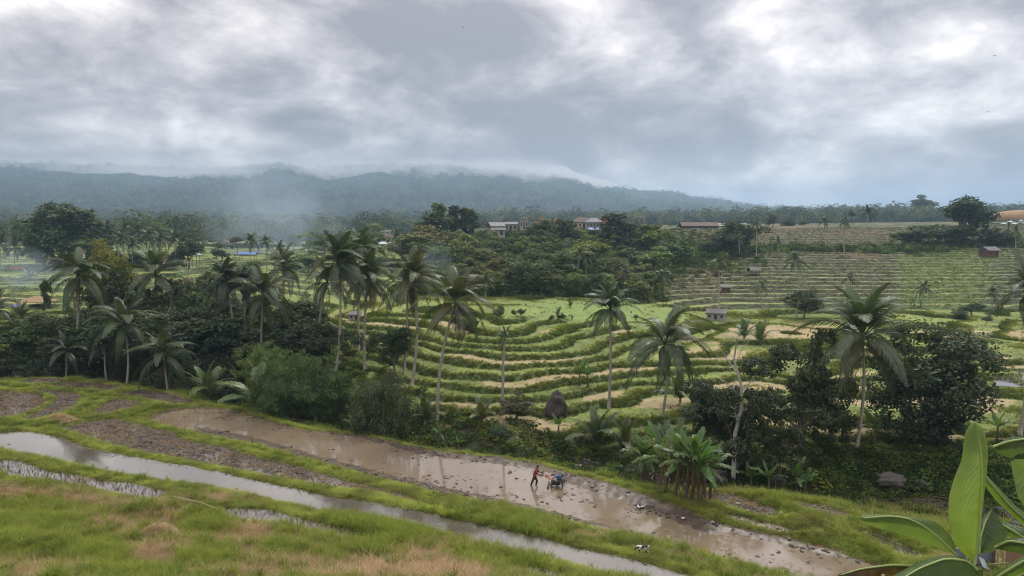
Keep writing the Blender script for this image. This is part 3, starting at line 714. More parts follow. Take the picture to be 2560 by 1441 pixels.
def palm(base, crown, rad, label, group=None, nfr=24, dead=1, nuts=False, bend=None, tr=.16, droop=0.0, shade=1.0, name='coconut_palm', gap=None, up=1.0, yellow=0):
    """base, crown: world points; rad: frond length in metres"""
    base = Vector(base); crown = Vector(crown); o = thing(name, label, 'palm tree', base, 0, group)
    h = crown - base; n = 12; side = Vector((random.uniform(-1, 1), random.uniform(-1, 1), 0)) * h.length * .055 if bend is None else Vector(bend)
    pts = []; rd = []
    for i in range(n + 1):
        t = i / n; pts.append(h * t + side * math.sin(math.pi * t) + Vector((0, 0, -.3 if i == 0 else 0)) + Vector((h.x, h.y, 0)) * (t * t - t) * .35)
        rd.append(tr * (1.35 if i == 0 else 1.05 if i == 1 else 1 - .35 * t) * (1.0 + .06 * random.uniform(-1, 1)))
    MB().tube(pts, rd, 8).build('trunk', M_PBARK, o, True)
    c0 = PCOL[random.randrange(4)]; ph = random.random() * 6.28; nfr += random.randint(-3, 4); droop += random.uniform(-7, 9); wind = random.uniform(0, .12); rad *= 1.08
    for i in range(nfr):
        t = (i + .3) / nfr; az = ph + i * 2.39996 + random.uniform(-.25, .25)
        el = (74 - 100 * t) + random.uniform(-9, 9) - droop
        el = min(82, max(-62, el * (up if el > 0 else 1)))
        ms = FR_UP if t < .15 else FR_MID if t < .68 else FR_LOW
        sc = rad * random.uniform(.88, 1.08) * (.82 + .18 * min(1, t * 4))
        c = tuple(q * random.uniform(.8, 1.15) * shade for q in c0)
        if i >= nfr - yellow: c = (.19 * shade, .13 * shade, .03)
        az += wind * math.sin(.3 - az) * 3.0
        f = link('frond', random.choice(ms), o, h + Vector((0, 0, .1)), (random.uniform(-.35, .35), -R(el), az), sc, c)
    for i in range(dead):
        f = link('frond', random.choice(FR_DEAD), o, h + Vector((0, 0, -.1)), (0, R(random.uniform(55, 80)), random.random() * 6.28), rad * .75, (.12, .075, .04))
        f['label'] = 'dead brown frond hanging down'
    if nuts: link('coconuts', COCO, o, h, (0, 0, random.random() * 6), .9 + .1 * rad / 5)
    PALMS.append(o); return o
def palm_px(bx, by, cx, cy_, rpx, label, group=None, Y=None, **kw):
    if Y is None: X, Yb, z = hit(bx, by)
    else: X = at_y(bx, by, Y)[0]; Yb = Y; z = hz(X, Y)
    c = at_y(cx, cy_, Yb)
    # a curved trunk may lean a little towards or away from the viewer too
    return palm((X, Yb, z - .05), c, rpx / FPX * Yb, label, group, tr=max(.13, min(.17, .1 + .0055 * (c[2] - z))), **kw)
def young_palm(px, py, hpx, label, group=None, nfr=9, Y=None, shade=1.25, col=None):
    X, Yb, z = hit(px, py) if Y is None else (at_y(px, py, Y)[0], Y, hz(at_y(px, py, Y)[0], Y))
    o = thing('young_palm', label, 'palm tree', (X, Yb, z - .1), 0, group); L_ = hpx / FPX * Yb
    MB().tube([(0, 0, -.1), (0, 0, .35 * L_ ** .5)], [.13, .09], 7).build('trunk', M_PBARK, o, True)
    c0 = col or PCOL[random.randrange(4)]; ph = random.random() * 6.28
    for i in range(nfr):
        t = i / nfr; el = 84 - 52 * t + random.uniform(-7, 7)
        link('frond', random.choice(FR_UP if t < .5 else FR_MID), o, (0, 0, .12), (0, -R(el), ph + i * 2.4), L_ * random.uniform(.9, 1.12), tuple(q * shade * random.uniform(.85, 1.2) for q in c0))
    return o

# ------------------------------------------------------------------ bananas
def banana_leaf_mesh(seed, a, b, tear=.5, width=.125, n=22, fold=.35, mat=None):
    r = np.random.default_rng(seed); V = []; F = []; vv = []
    def pos(t): return np.array([t * (1 - .10 * b * t), .04 * math.sin(2 * t + seed), a * t - b * t * t])
    pet = .16
    def prof(t):
        s = (t - pet) / (1 - pet)
        return width * max(0.0, (math.sin(math.pi * min(1, s ** .75 * .93 + .035))) ** .55) if s > 0 else 0
    ts = np.linspace(pet, 1, n + 1)
    for sd_ in (1, -1):
        drp = 0.0
        for i in range(n):
            torn = r.random() < tear
            if torn: drp = r.uniform(-.03, .09)
            t0, t1 = ts[i], ts[i + 1] - (.012 if torn else 0)
            quad = []
            for t in (t0, t1):
                p = pos(t); tg = unit(pos(t + .01) - pos(t - .01)); side = unit(np.cross(tg, (0, 0, 1.0))) * sd_; up = np.cross(unit(np.cross(tg, (0, 0, 1.0))), tg)
                w = prof(t) * (.95 + .08 * r.random())
                q = p + side * w * .55 * math.cos(fold * .5) + up * w * .55 * math.sin(fold) * .9
                e = q + side * w * .45 + up * (w * .12) - np.array([0, 0, w * .30 + drp]) + tg * w * .12
                quad += [p, q, e]
            i0 = len(V); V += quad; g_ = .25 + .5 * r.random() * (.4 + .6 * tear); vv += [g_] * 6
            F += [(i0, i0 + 1, i0 + 4, i0 + 3), (i0 + 1, i0 + 2, i0 + 5, i0 + 4)]
    i0 = len(V); k = 10
    for j in range(k + 1):
        t = j / k; p = pos(t); w = .014 * (1 - .8 * t)
        V += [p + (0, w, .004), p + (0, -w, .004), p + (0, 0, -w * 1.5)]; vv += [1.0] * 3
    for j in range(k):
        for q in range(3): F.append((i0 + j * 3 + q, i0 + j * 3 + (q + 1) % 3, i0 + j * 3 + 3 + (q + 1) % 3, i0 + j * 3 + 3 + q))
    return mesh_np('leaf', np.array(V), np.array(F), mat or M_BAN, {'v': ('FLOAT', np.array(vv, np.float32))}, smooth=True)
BL_UP = [banana_leaf_mesh(i, .3, .25, .12, .13) for i in range(3)]
BL_MID = [banana_leaf_mesh(10 + i, .50, .55, .45, .125) for i in range(3)]
BL_LOW = [banana_leaf_mesh(20 + i, .25, .65, .75, .11) for i in range(3)]
BL_DEAD = [banana_leaf_mesh(30 + i, -.2, .5, .9, .05) for i in range(2)]
BCOL = (.10, .165, .05)
def banana(X, Y, stem, leaf, label, group=None, nl=8, dead=3, col=None, lean=None, z=None, shade=1.0, name='banana_plant', thick=.11):
    z = hz(X, Y) if z is None else z
    o = thing(name, label, 'banana plant', (X, Y, z - .08), 0, group); ln = lean or (random.uniform(-.12, .12), random.uniform(-.12, .12))
    tip = Vector((ln[0] * stem, ln[1] * stem, stem))
    MB().tube([(0, 0, -.1), (0, 0, .1), tip * .5, tip * .9, tip * 1.08], [thick * 1.25, thick * 1.15, thick * .9, thick * .7, thick * .3], 8).build('stem', M_PSTEM, o, True)
    ph = random.random() * 6.28; c0 = col or BCOL
    for i in range(nl):
        t = i / nl; el = 84 - 56 * t + random.uniform(-8, 8); ms = BL_UP if t < .35 else BL_MID if t < .75 else BL_LOW
        link('leaf', random.choice(ms), o, tip, (random.uniform(-.3, .3), -R(el) + .35, ph + i * 2.5), leaf * random.uniform(.85, 1.1), tuple(q * shade * random.uniform(.8, 1.25) for q in c0))
    for i in range(dead):
        f = link('dead_leaf', random.choice(BL_DEAD), o, tip * .9, (0, R(random.uniform(62, 80)), random.random() * 6.28), leaf * .75, (.12, .085, .045))
    return o
def banana_px(px, py, top_py, label, group=None, Y=None, ratio=.5, **kw):
    X, Yb, z = hit(px, py) if Y is None else (at_y(px, py, Y)[0], Y, hz(at_y(px, py, Y)[0], Y))
    h = max(.5, at_y(px, top_py, Yb)[2] - z)
    return banana(X, Yb, h * ratio, h * (1 - ratio) * 1.0, label, group, z=z, **kw)

# ------------------------------------------------------------------ scattering of stuff (geometry nodes)
def scatter(name, src, P, scale, rot, tint, label, cat, idx=None):
    r = rng; n = len(P)
    me = bpy.data.meshes.new(name); me.vertices.add(n); me.vertices.foreach_set('co', np.asarray(P, np.float32).ravel())
    for k, ty, a, f in (('sc', 'FLOAT_VECTOR', scale, 'vector'), ('rot', 'FLOAT_VECTOR', rot, 'vector'), ('tint', 'FLOAT_COLOR', tint, 'color'), ('idx', 'INT', idx if idx is not None else r.integers(0, len(src), n), 'value')):
        at = me.attributes.new(k, ty, 'POINT'); at.data.foreach_set(f, np.asarray(a, np.int32 if ty == 'INT' else np.float32).ravel())
    o = link(name, me); tag(o, label, cat, kind='stuff')
    ng = bpy.data.node_groups.new(name, 'GeometryNodeTree'); ng.interface.new_socket('Geometry', in_out='INPUT', socket_type='NodeSocketGeometry'); ng.interface.new_socket('Geometry', in_out='OUTPUT', socket_type='NodeSocketGeometry')
    gi = ng.nodes.new('NodeGroupInput'); go = ng.nodes.new('NodeGroupOutput')
    m2p = ng.nodes.new('GeometryNodeMeshToPoints'); ng.links.new(gi.outputs[0], m2p.inputs[0])
    iop = ng.nodes.new('GeometryNodeInstanceOnPoints'); ng.links.new(m2p.outputs[0], iop.inputs['Points'])
    jn = ng.nodes.new('GeometryNodeJoinGeometry')
    for s in src:
        oi = ng.nodes.new('GeometryNodeObjectInfo'); oi.inputs['Object'].default_value = s; oi.inputs['As Instance'].default_value = True
        ng.links.new(oi.outputs['Geometry'], jn.inputs[0])
    ng.links.new(jn.outputs[0], iop.inputs['Instance']); iop.inputs['Pick Instance'].default_value = True
    def na(nm, ty):
        x = ng.nodes.new('GeometryNodeInputNamedAttribute'); x.data_type = ty; x.inputs['Name'].default_value = nm; return x.outputs[0]
    ng.links.new(na('idx', 'INT'), iop.inputs['Instance Index'])
    e2r = ng.nodes.new('FunctionNodeEulerToRotation'); ng.links.new(na('rot', 'FLOAT_VECTOR'), e2r.inputs[0]); ng.links.new(e2r.outputs[0], iop.inputs['Rotation'])
    ng.links.new(na('sc', 'FLOAT_VECTOR'), iop.inputs['Scale'])
    ng.links.new(iop.outputs[0], go.inputs[0])
    md = o.modifiers.new('scatter', 'NODES'); md.node_group = ng
    return o
def src(name, me): return bpy.data.objects.new(name, me)      # mesh used only by the scatterers, never linked
def tuft_mesh(seed, nb, spread, lean, wid, curl=.5, mat=None, flat=0.0):
    r = np.random.default_rng(seed); V = []; F = []; vv = []
    for i in range(nb):
        a = r.random() * 6.28; p = np.array([r.normal() * spread, r.normal() * spread, 0]); h = .55 + .55 * r.random()
        d = np.array([math.cos(a), math.sin(a), 0]); l = lean * (.3 + r.random())
        b = np.array([-math.sin(a), math.cos(a), 0]) * wid * (.7 + .6 * r.random())
        up = np.array([0, 0, 1 - flat])
        m = p + up * h * .55 + d * l * h * .45; e = p + up * h * (1 - curl * .35) + d * l * h * 1.25
        i0 = len(V); V += [p - b, p + b, m + b * .75, m - b * .75, e]; q = r.random(); vv += [q * .8, q * .8, .1 + q * .85, .1 + q * .85, .2 + q * .8]
        F.append((i0, i0 + 1, i0 + 2, i0 + 3)); F.append((i0 + 3, i0 + 2, i0 + 4))
    return mesh_np('tuft', np.array(V), [np.array([f for f in F if len(f) == 4]), np.array([f for f in F if len(f) == 3])], mat or M_GRASS, {'v': ('FLOAT', np.array(vv, np.float32))})
def on_ground(weight, n, seed):
    """n random points on the ground sheet, denser where weight is high"""
    r = np.random.default_rng(seed)
    dY = np.gradient(YY); area = np.repeat(dY * YY, NU) * (UU[1] - UU[0])
    w = np.clip(weight, 0, None) * area; w = w / w.sum()
    i = r.choice(len(w), n, p=w)
    X = GX[i] + (r.random(n) - .5) * GY[i] * (UU[1] - UU[0]) * 1.1; Y = GY[i] + (r.random(n) - .5) * np.repeat(dY, NU)[i] * 1.1
    return X, Y, height(X, Y), i, r
# ------------------------------------------------------------------ grass, straw, clods, undergrowth
T_GRASS = [src('tuft', tuft_mesh(i, 26, .10, .45, .011)) for i in range(5)]
T_SHORT = [src('tuft', tuft_mesh(20 + i, 22, .14, .55, .014)) for i in range(3)]
T_FAR = [src('tuft', tuft_mesh(30 + i, 16, .22, .4, .035)) for i in range(3)]
T_STRAW = [src('straw', tuft_mesh(40 + i, 20, .16, 1.3, .010, mat=M_STRAW, flat=.82)) for i in range(4)]
T_STUB = [src('stubble', tuft_mesh(50 + i, 10, .035, .25, .010, mat=M_STRAW)) for i in range(3)]
def rots(r, n, tilt=.15): return np.stack([r.normal(size=n) * tilt, r.normal(size=n) * tilt, r.random(n) * 6.28], -1)
def tints(base, r, n, var=.2, hue=.12):
    k = 1 + (r.random((n, 1)) - .5) * 2 * var; h = (r.random((n, 1)) - .5) * 2 * hue
    c = np.asarray(base) * k * np.concatenate([1 + h, np.ones((n, 1)), 1 - h * .5], 1); return np.concatenate([c, np.ones((n, 1))], 1)
inview = (np.abs(GX / GY) < .84)
front = inview * (GY > 26) * nearside
# -- near banks and slopes
w = front * grass_w * (GY < 100) * (.35 + sstep(.35, .7, nA)) * (.12 + sstep(.7, 1.6, dist_out)) * sstep(9, 5, sd * 0 + np.where(GY > sY - 1, 9, 5))
X, Y, Z, i, r = on_ground(w / np.maximum(GY, 30) ** .6, 62000, 101)
cl_ = fbm(X * 1.3, Y * 1.3, 141, 3); bright = sstep(.34, .66, nA[i] * .5 + cl_ * .5) ; edge = np.exp(-dist_out[i] / 1.0)
hgt = (.08 + .62 * sstep(.45, .68, cl_) * r.random(len(i)) + .14 * r.random(len(i))) * (1 - .55 * edge)
base = L((.115, .15, .04), (.255, .32, .075), np.clip(.25 + .6 * bright * r.random(len(i)) + .35 * edge * (GY[i] > 48), 0, 1))
base = base * (1 - .35 * (straw[i] * r.random(len(i)))[:, None]) + np.array((.2, .15, .07)) * (.35 * straw[i] * r.random(len(i)))[:, None]
scatter('grass', T_GRASS, np.stack([X, Y, Z - .02], -1), np.stack([.9 + hgt, .9 + hgt, hgt], -1) * np.array([.8, .8, 1.25]), rots(r, len(i)), tints(base, r, len(i)), 'green grass covering the banks and bunds between the paddies', 'grass')
# -- short bright grass on the bunds
w = front * (GY < 100) * (1 - mk) * np.exp(-(dist_out / 1.1) ** 2) * (GY < sY - 1.0)
X, Y, Z, i, r = on_ground(w / np.maximum(GY, 30) ** .5, 26000, 102); h = .07 + .10 * r.random(len(i)); bk = fbm(X * .7, Y * .7, 145, 2)
scatter('bund_grass', T_SHORT, np.stack([X, Y, Z - .015], -1), np.stack([.55 + h, .55 + h, h * 1.3], -1), rots(r, len(i)), tints(L((.175, .205, .055), (.30, .36, .085), sstep(.3, .7, bk)), r, len(i), .15), 'short bright green grass on the bunds around the paddies', 'grass')
# -- long lush clumps in the foreground
w = front * (GY < 48) * np.clip(fgreen * 1.3 + .12 * sstep(.5, .7, nA), 0, 1) * (pid < 0) * (1 - .7 * straw)
X, Y, Z, i, r = on_ground(w, 9000, 103); h = .35 + .4 * r.random(len(i))
scatter('tall_grass', T_GRASS, np.stack([X, Y, Z - .03], -1), np.stack([h * 1.5, h * 1.5, h * 1.1], -1), rots(r, len(i), .25), tints((.22, .28, .06), r, len(i)), 'long bright green grass in loose clumps on the foreground slope', 'grass')
# -- dry straw
w = front * straw * (pid < 0) + front * .22 * (pid < 0) * (GY < 52) * sstep(1.2, 2.5, dist_out)
X, Y, Z, i, r = on_ground(w, 34000, 105); h = .35 + .45 * r.random(len(i))
scatter('straw', T_STRAW, np.stack([X, Y, Z], -1), np.stack([h, h, h], -1), rots(r, len(i), .2), tints((.33, .235, .14), r, len(i), .45, .05), 'cut dry rice straw lying over the foreground plots', 'straw')
# -- wet stubble rows
w = front * np.isin(pid, [keys.index(k) for k in ('E', 'E2', 'E3', 'H3', 'H4', 'G1')])
X, Y, Z, i, r = on_ground(w, 3200, 107); h = .16 + .14 * r.random(len(i)); h2 = h * .8
scatter('stubble', T_STUB, np.stack([X, Y, Z], -1), np.stack([h2 * 2, h2 * 2, h], -1), rots(r, len(i)), tints((.10, .085, .045), r, len(i), .5, .2), 'dark rice stubble standing in the wet plots', 'stubble')
# -- mud clods
def clod(seed):
    r = np.random.default_rng(seed); bm = bmesh.new(); bmesh.ops.create_icosphere(bm, subdivisions=2, radius=1)
    for v in bm.verts:
        p = np.array(v.co); k = .75 + .5 * float(fbm(p[0] * 1.7 + seed * 9, p[1] * 1.7 + p[2] * 2.3, seed, 3)) ; v.co = Vector(p * k * np.array([1, .8, .55]))
    me = bpy.data.meshes.new('clod'); bm.to_mesh(me); bm.free(); return me
M_CLOD, nt = newmat('wet_mud'); tn = nd(nt, 'ShaderNodeAttribute', attribute_type='INSTANCER', attribute_name='tint').outputs['Color']
out(nt, nd(nt, 'ShaderNodeBsdfPrincipled', {'Base Color': tn, 'Roughness': .5, 'Specular IOR Level': .4}).outputs[0])
CL = []
for k in range(4):
    me = clod(k); me.materials.append(M_CLOD); CL.append(src('clod', me))
isA = pid == keys.index('A')
cln = sstep(.50, .62, fbm(GX * .8, GY * .8, 143, 3))
wA = isA * (np.exp(-dist_in / .7) * .5 * (.15 + cln) + .004 * cln + .5 * cln * blobs([(1180,1142,170,16),(1400,1192,110,26),(1530,1235,130,26),(1640,1270,110,26),(1340,1150,120,10),(1250,1262,120,8),(1020,1205,130,10)]) * (nB > .47) * 1.2)
wP = np.isin(pid, [keys.index(k) for k in ('B', 'H1', 'H2', 'G1', 'G2', 'G3', 'G4', 'G5', 'G6')]) * (.55 + .8 * (nB > .5))
X, Y, Z, i, r = on_ground(inview * (wA * 1.0 + wP * .8 + .12 * np.isin(pid, [keys.index('C')]) * np.exp(-dist_in / .3)), 13000, 109); n_ = len(i)
s = .045 + .10 * r.random(n_) ** 2 + .04 * isA[i] * r.random(n_)
Zc = np.where(isA[i], np.maximum(Z, -.02), np.maximum(Z, plev[i] - .03))
mt = L((.03, .023, .019), (.12, .088, .06), (r.random(n_) ** 2.2))
scatter('mud_clods', CL, np.stack([X, Y, Zc], -1), np.stack([s * 1.25, s, s * .85], -1), rots(r, n_, .3), np.concatenate([mt, np.ones((n_, 1))], 1), 'dark wet mud clods turned up by ploughing in the paddies', 'mud')
# straw bits on the ploughed mud
X, Y, Z, i, r = on_ground(inview * (wP * .8 + isA * np.exp(-dist_in / 1.0) * .5), 7000, 111); h = .2 + .2 * r.random(len(i))
scatter('straw_litter', T_STRAW, np.stack([X, Y, np.maximum(Z, plev[i]) + .01], -1), np.stack([h, h, h], -1), rots(r, len(i), .15), tints((.24, .175, .10), r, len(i), .5, .05), 'bits of brown straw mixed into the ploughed mud', 'straw')
# -- far terraces: grass on the risers and lips, short regrowth on the treads
far = inview * tmask * (GY < 135) * (GY > 58) * (1 - .8 * dk)
X, Y, Z, i, r = on_ground(far * (riser * 1.0 + lipm * .5) * (1 - slope_back), 62000, 113); h = .12 + .20 * r.random(len(i)); rs_ = np.clip((fr[i] - flat[i]) / (1 - flat[i]), 0, 1)
bl = np.clip(lipm[i] * .7 + .55 * rs_ ** 2 + .18 * r.random(len(i)), 0, 1)
scatter('terrace_grass', T_FAR, np.stack([X, Y, Z - .03], -1), np.stack([h * 2.2, h * 2.2, h * 1.25], -1), rots(r, len(i), .25), tints(L((.05, .078, .018), (.29, .335, .09), bl), r, len(i)), 'grass on the edges of the terraces across the stream', 'grass')
X, Y, Z, i, r = on_ground(far * (1 - riser) * (1 - .92 * straw), 16000, 115); h = .05 + .08 * r.random(len(i))
scatter('field_grass', T_FAR, np.stack([X, Y, Z - .02], -1), np.stack([h * 4, h * 4, h], -1), rots(r, len(i), .2), tints(L((.16, .22, .05), (.18, .255, .06), gcl[i]), r, len(i)), 'short green growth on the plots across the stream', 'grass')
X, Y, Z, i, r = on_ground(inview * slope_back * (GY < 300) * (lipm ** 2 + .02 * riser + fresh * .10) * (1 - .5 * brown_slope), 15000, 117); h = .05 + .06 * r.random(len(i)) + .05 * fresh[i]
fb = fresh[i]; bl = np.clip(lipm[i] * .9 + .2 * r.random(len(i)), 0, 1)
tb = L((.08, .10, .036), (.36, .34, .16), bl) * (1 - fb[:, None]) + L((.15, .22, .05), (.30, .33, .09), r.random(len(i))) * fb[:, None]
scatter('slope_grass', T_FAR, np.stack([X, Y, Z - .02], -1), np.stack([h * 5, h * 5, h], -1), rots(r, len(i), .25), tints(tb, r, len(i)), 'grass on the terrace edges of the back slope', 'grass')
X, Y, Z, i, r = on_ground(inview * slope_back * (GY < 290) * riser, 36000, 118); h = .10 + .12 * r.random(len(i)); pn = fbm(X * .12, Y * .2, 147, 3)
tb = L((.055, .085, .024), (.09, .088, .042), sstep(.42, .62, pn) * (1 - fresh[i])) * (1 - fresh[i] * .5)[:, None] + np.array((.12, .17, .04)) * (fresh[i] * .5)[:, None]
scatter('riser_grass', T_FAR, np.stack([X, Y, Z - .03], -1), np.stack([h * 5, h * 5, h * .8], -1), rots(r, len(i), .25), tints(tb, r, len(i), .15), 'rough grass on the banks of the back slope', 'grass')
Xl = inview * tmask * (GY < 300) * (PX < 1080) * (GY > 95) * (1 - .5 * dk)
X, Y, Z, i, r = on_ground(Xl * (riser + lipm), 14000, 119); h = .14 + .2 * r.random(len(i))
scatter('valley_grass', T_FAR, np.stack([X, Y, Z - .04], -1), np.stack([h * 2.2, h * 2.2, h], -1), rots(r, len(i), .25), tints(L((.055, .08, .022), (.28, .31, .09), np.clip(lipm[i], 0, 1)), r, len(i)), 'grass on the terraces of the left valley side', 'grass')
# -- low dark undergrowth along the stream
def shrublet(seed, n=150):
    r = np.random.default_rng(seed); d = unit(r.normal(size=(n, 3))); d[:, 2] = np.abs(d[:, 2]); P = d * (.55 + .5 * r.random((n, 1))) * np.array([1, 1, .85])
    V, F, v = leaf_cloud(P, unit(d * .6 + np.array([0, 0, .5]) + r.normal(size=(n, 3)) * .4), .28 * (.6 + .8 * r.random(n)), .5, r, .3)
    return src('shrublet', mesh_np('shrublet', V, F, M_FOREST, {'v': ('FLOAT', v.astype(np.float32))}))
SHR = [shrublet(k) for k in range(4)]
w = inview * (dist_out > .9) * np.clip(sstep(7.5, 3.5, sd) * (GY < 95) * (GY > sY - 3.2) + belt * beyond * 1.2, 0, 1)
w = w * (1 - .85 * blobs([(2450,1320,110,40),(1490,1160,40,12)]))
w = w * (1 + 1.5 * blobs([(2050,1190,260,70),(2300,1200,220,80)]))
X, Y, Z, i, r = on_ground(w, 9000, 121); n_ = len(i); s = (.35 + .65 * r.random(n_) ** 1.5)
scatter('undergrowth', SHR, np.stack([X, Y, Z - .1], -1), np.stack([s * 1.15, s * 1.15, s * (.6 + .5 * r.random(n_))], -1), rots(r, n_, .2), tints(L((.035, .055, .02), (.10, .15, .035), r.random(n_) ** 2.0), r, n_, .25, .2), 'dark leafy undergrowth crowding both banks of the stream', 'undergrowth')
# undergrowth in the grove and on the hedge line of the back slope
w = inview * (np.clip(grove * (GY < 250), 0, 1) + .9 * slope_back * np.exp(-((GY - (214 + 4 * np.sin(GX * .1))) / 5.0) ** 2) * (PX < 2560))
X, Y, Z, i, r = on_ground(w, 5200, 123); n_ = len(i); s = 1.0 + 1.5 * r.random(n_)
scatter('grove_undergrowth', SHR, np.stack([X, Y, Z - .2], -1), np.stack([s * 1.1, s * 1.1, s], -1), rots(r, n_, .2), tints(L((.045, .07, .026), (.15, .21, .06), r.random(n_) ** 1.6), r, n_, .25, .2), 'shrubs under the grove and along the hedge of the back slope', 'undergrowth')
# -- forest beyond
def blobtree(seed, n=260):
    r = np.random.default_rng(seed); lob = np.array([(*(r.normal(size=2) * .22), .62 + .2 * r.normal(), .22 + .14 * r.random()) for _ in range(8)])
    k = r.integers(0, 8, n); d = unit(r.normal(size=(n, 3)) + np.array([0, 0, .4])); P = lob[k, :3] + d * lob[k, 3:4]
    V, F, v = leaf_cloud(P, unit(d * .7 + np.array([0, 0, .5]) + r.normal(size=(n, 3)) * .35), .15 * (.6 + .8 * r.random(n)), .7, r, .1)
    V2 = np.array([(.02, 0, 0), (-.02, .02, 0), (-.02, -.02, 0), (0, 0, .6)]); b = len(V)
    return src('forest_tree', mesh_np('forest_tree', np.concatenate([V, V2]), [F, np.array([(b, b + 1, b + 3), (b + 1, b + 2, b + 3), (b + 2, b, b + 3)])], M_FOREST, {'v': ('FLOAT', np.concatenate([v, [0, 0, 0, 0]]).astype(np.float32))}))
BT = [blobtree(k) for k in range(6)]
def far_height(X, Y):
    lf = np.log(fy); r_ = np.clip((np.log(Y) - lf[0]) / (lf[1] - lf[0]), 0, len(fy) - 1.001); c_ = np.clip((X / Y - fu[0]) / (fu[1] - fu[0]), 0, len(fu) - 1.001)
    a = r_.astype(int); b = c_.astype(int); t = r_ - a; s = c_ - b
    return (FZ[a, b] * (1 - s) + FZ[a, b + 1] * s) * (1 - t) + (FZ[a + 1, b] * (1 - s) + FZ[a + 1, b + 1] * s) * t
r = np.random.default_rng(5)
def forest(name, n, y0, y1, hmin, hmax, label, clear=.42):
    Y = np.sqrt(r.random(n) * (y1 ** 2 - y0 ** 2) + y0 ** 2); U = (r.random(n) - .5) * 1.8; X = U * Y
    d = fbm(X / 60, Y / 110, 131, 3); keep = d > clear * np.where(Y < 520, 1, .85)
    keep &= Y > np.interp(X / Y, [-.25, -.12, .1, .25, .9], [y0, 640, 700, 620, 560])
    X, Y, d = X[keep], Y[keep], d[keep]; m = len(X); h = hmin + (hmax - hmin) * r.random(m) ** 1.4 * (.5 + d)
    Z = far_height(X, Y)
    c = L((.04, .06, .026), (.15, .19, .06), r.random(m) ** 1.5)
    scatter(name, BT, np.stack([X, Y, Z - .5], -1), np.stack([h * (.8 + .5 * r.random(m)), h * (.8 + .5 * r.random(m)), h], -1), rots(r, m, .05), np.concatenate([c, np.ones((m, 1))], 1), label, 'forest')
forest('forest', 5200, 372, 900, 4.5, 12, 'mixed trees on the plain beyond the terraces')
forest('far_forest', 16000, 880, 2100, 9, 19, 'hazy forest at the foot of the mountain', .36)
forest('mountain_forest', 16000, 2050, 3500, 18, 34, 'hazy forest covering the mountainside', .2)
# ------------------------------------------------------------------ coconut palms
G_TALL = 'tall palms beside the stream'
palm_px(195, 950, 196, 692, 98, 'tall coconut palm with a straight pale trunk beside the dark ploughed plots', G_TALL, nfr=24, dead=3, shade=.85)
palm_px(1093, 1050, 1137, 760, 112, 'coconut palm with a slender curved pale trunk leaning over the green terraces', G_TALL, nfr=28, dead=2, bend=(-.3, 0, 0), shade=.9)
palm_px(1522, 1022, 1525, 778, 82, 'straight coconut palm with a compact crown standing in front of the pale dry field', G_TALL, nfr=26, dead=2, shade=1.0)
palm_px(1655, 1042, 1662, 862, 128, 'shorter coconut palm with wide drooping fronds behind the banana clump', G_TALL, nfr=22, dead=1, droop=4, shade=.8)
palm_px(2140, 1130, 2157, 845, 165, 'large coconut palm with coconuts and wide feathery crown beside the dark round tree', G_TALL, nfr=24, dead=1, nuts=True, bend=(.35, 0, 0), shade=1.0)
palm_px(2548, 1090, 2575, 735, 120, 'coconut palm with a leaning trunk by the grey flooded plot', G_TALL, nfr=22, dead=1)
G_ROW = 'row of tall palms at the foot of the terraces'
palm_px(832, 985, 846, 662, 98, 'tallest pale-trunked palm at the left end of the row above the bamboo', G_ROW, nfr=26, dead=2, shade=.85)
palm_px(803, 915, 818, 708, 80, 'leaning thin palm half hidden behind the tallest palm of the row', G_ROW, nfr=21, dead=1, shade=.8)
palm_px(912, 926, 920, 700, 92, 'palm with yellow flower stalks in the middle of the row', G_ROW, nfr=26, dead=2, yellow=1, shade=.85)
palm_px(896, 880, 903, 628, 78, 'palm with its upright crown rising above the row of tall palms', G_ROW, nfr=21, dead=0, up=1.05, shade=.95)
palm_px(1010, 935, 1020, 712, 76, 'thin palm just behind the palm with a brown hanging frond', G_ROW, nfr=20, dead=1, shade=.8)
palm_px(1029, 965, 1031, 702, 100, 'palm with a brown hanging frond beside the leaning palm', G_ROW, nfr=26, dead=4, shade=.85)
G_LEFT = 'palms in the dark tree belt'
palm_px(657, 835, 659, 740, 98, 'palm with long arching fronds above the bamboo thicket', G_LEFT, Y=90, nfr=26, dead=1, shade=.8)
palm_px(700, 790, 708, 672, 76, 'palm standing behind the arching palm of the tree belt', G_LEFT, Y=118, nfr=21, dead=1, shade=.85)
palm_px(387, 780, 388, 692, 95, 'broad palm with a fan of upright fronds beside the yellowish round tree', G_LEFT, Y=104, nfr=24, dead=1, shade=1.0)
palm_px(315, 960, 309, 815, 95, 'palm with upright fronds rising from the dark belt behind the ploughed plots', G_LEFT, Y=84, nfr=22, dead=1, shade=.95)
palm_px(420, 975, 408, 890, 88, 'low drooping palm at the edge of the ploughed plots', G_LEFT, Y=80, nfr=21, dead=2, shade=.75)
palm_px(573, 915, 566, 705, 74, 'dark ragged palm with dense bunched fronds in the tree belt', G_LEFT, Y=92, nfr=31, dead=4, shade=.55, name='sugar_palm')
palm_px(622, 860, 612, 712, 62, 'second dark ragged palm beside the bunched one', G_LEFT, Y=94, nfr=26, dead=3, shade=.55, name='sugar_palm')
palm_px(55, 850, 53, 798, 60, 'small palm below the thatched hut', G_LEFT, Y=104, nfr=19, dead=1, shade=.9)
palm_px(-10, 880, -12, 780, 66, 'palm at the foot of the left terraces, cut by the picture edge', G_LEFT, Y=100, nfr=20, dead=1, shade=.85)
palm_px(160, 900, 165, 880, 62, 'low spreading palm under the tall straight palm', G_LEFT, Y=88, nfr=16, dead=1, shade=.7)
palm_px(265, 905, 262, 868, 60, 'squat palm in the shade of the dark belt', G_LEFT, Y=87, nfr=16, dead=1, shade=.7)
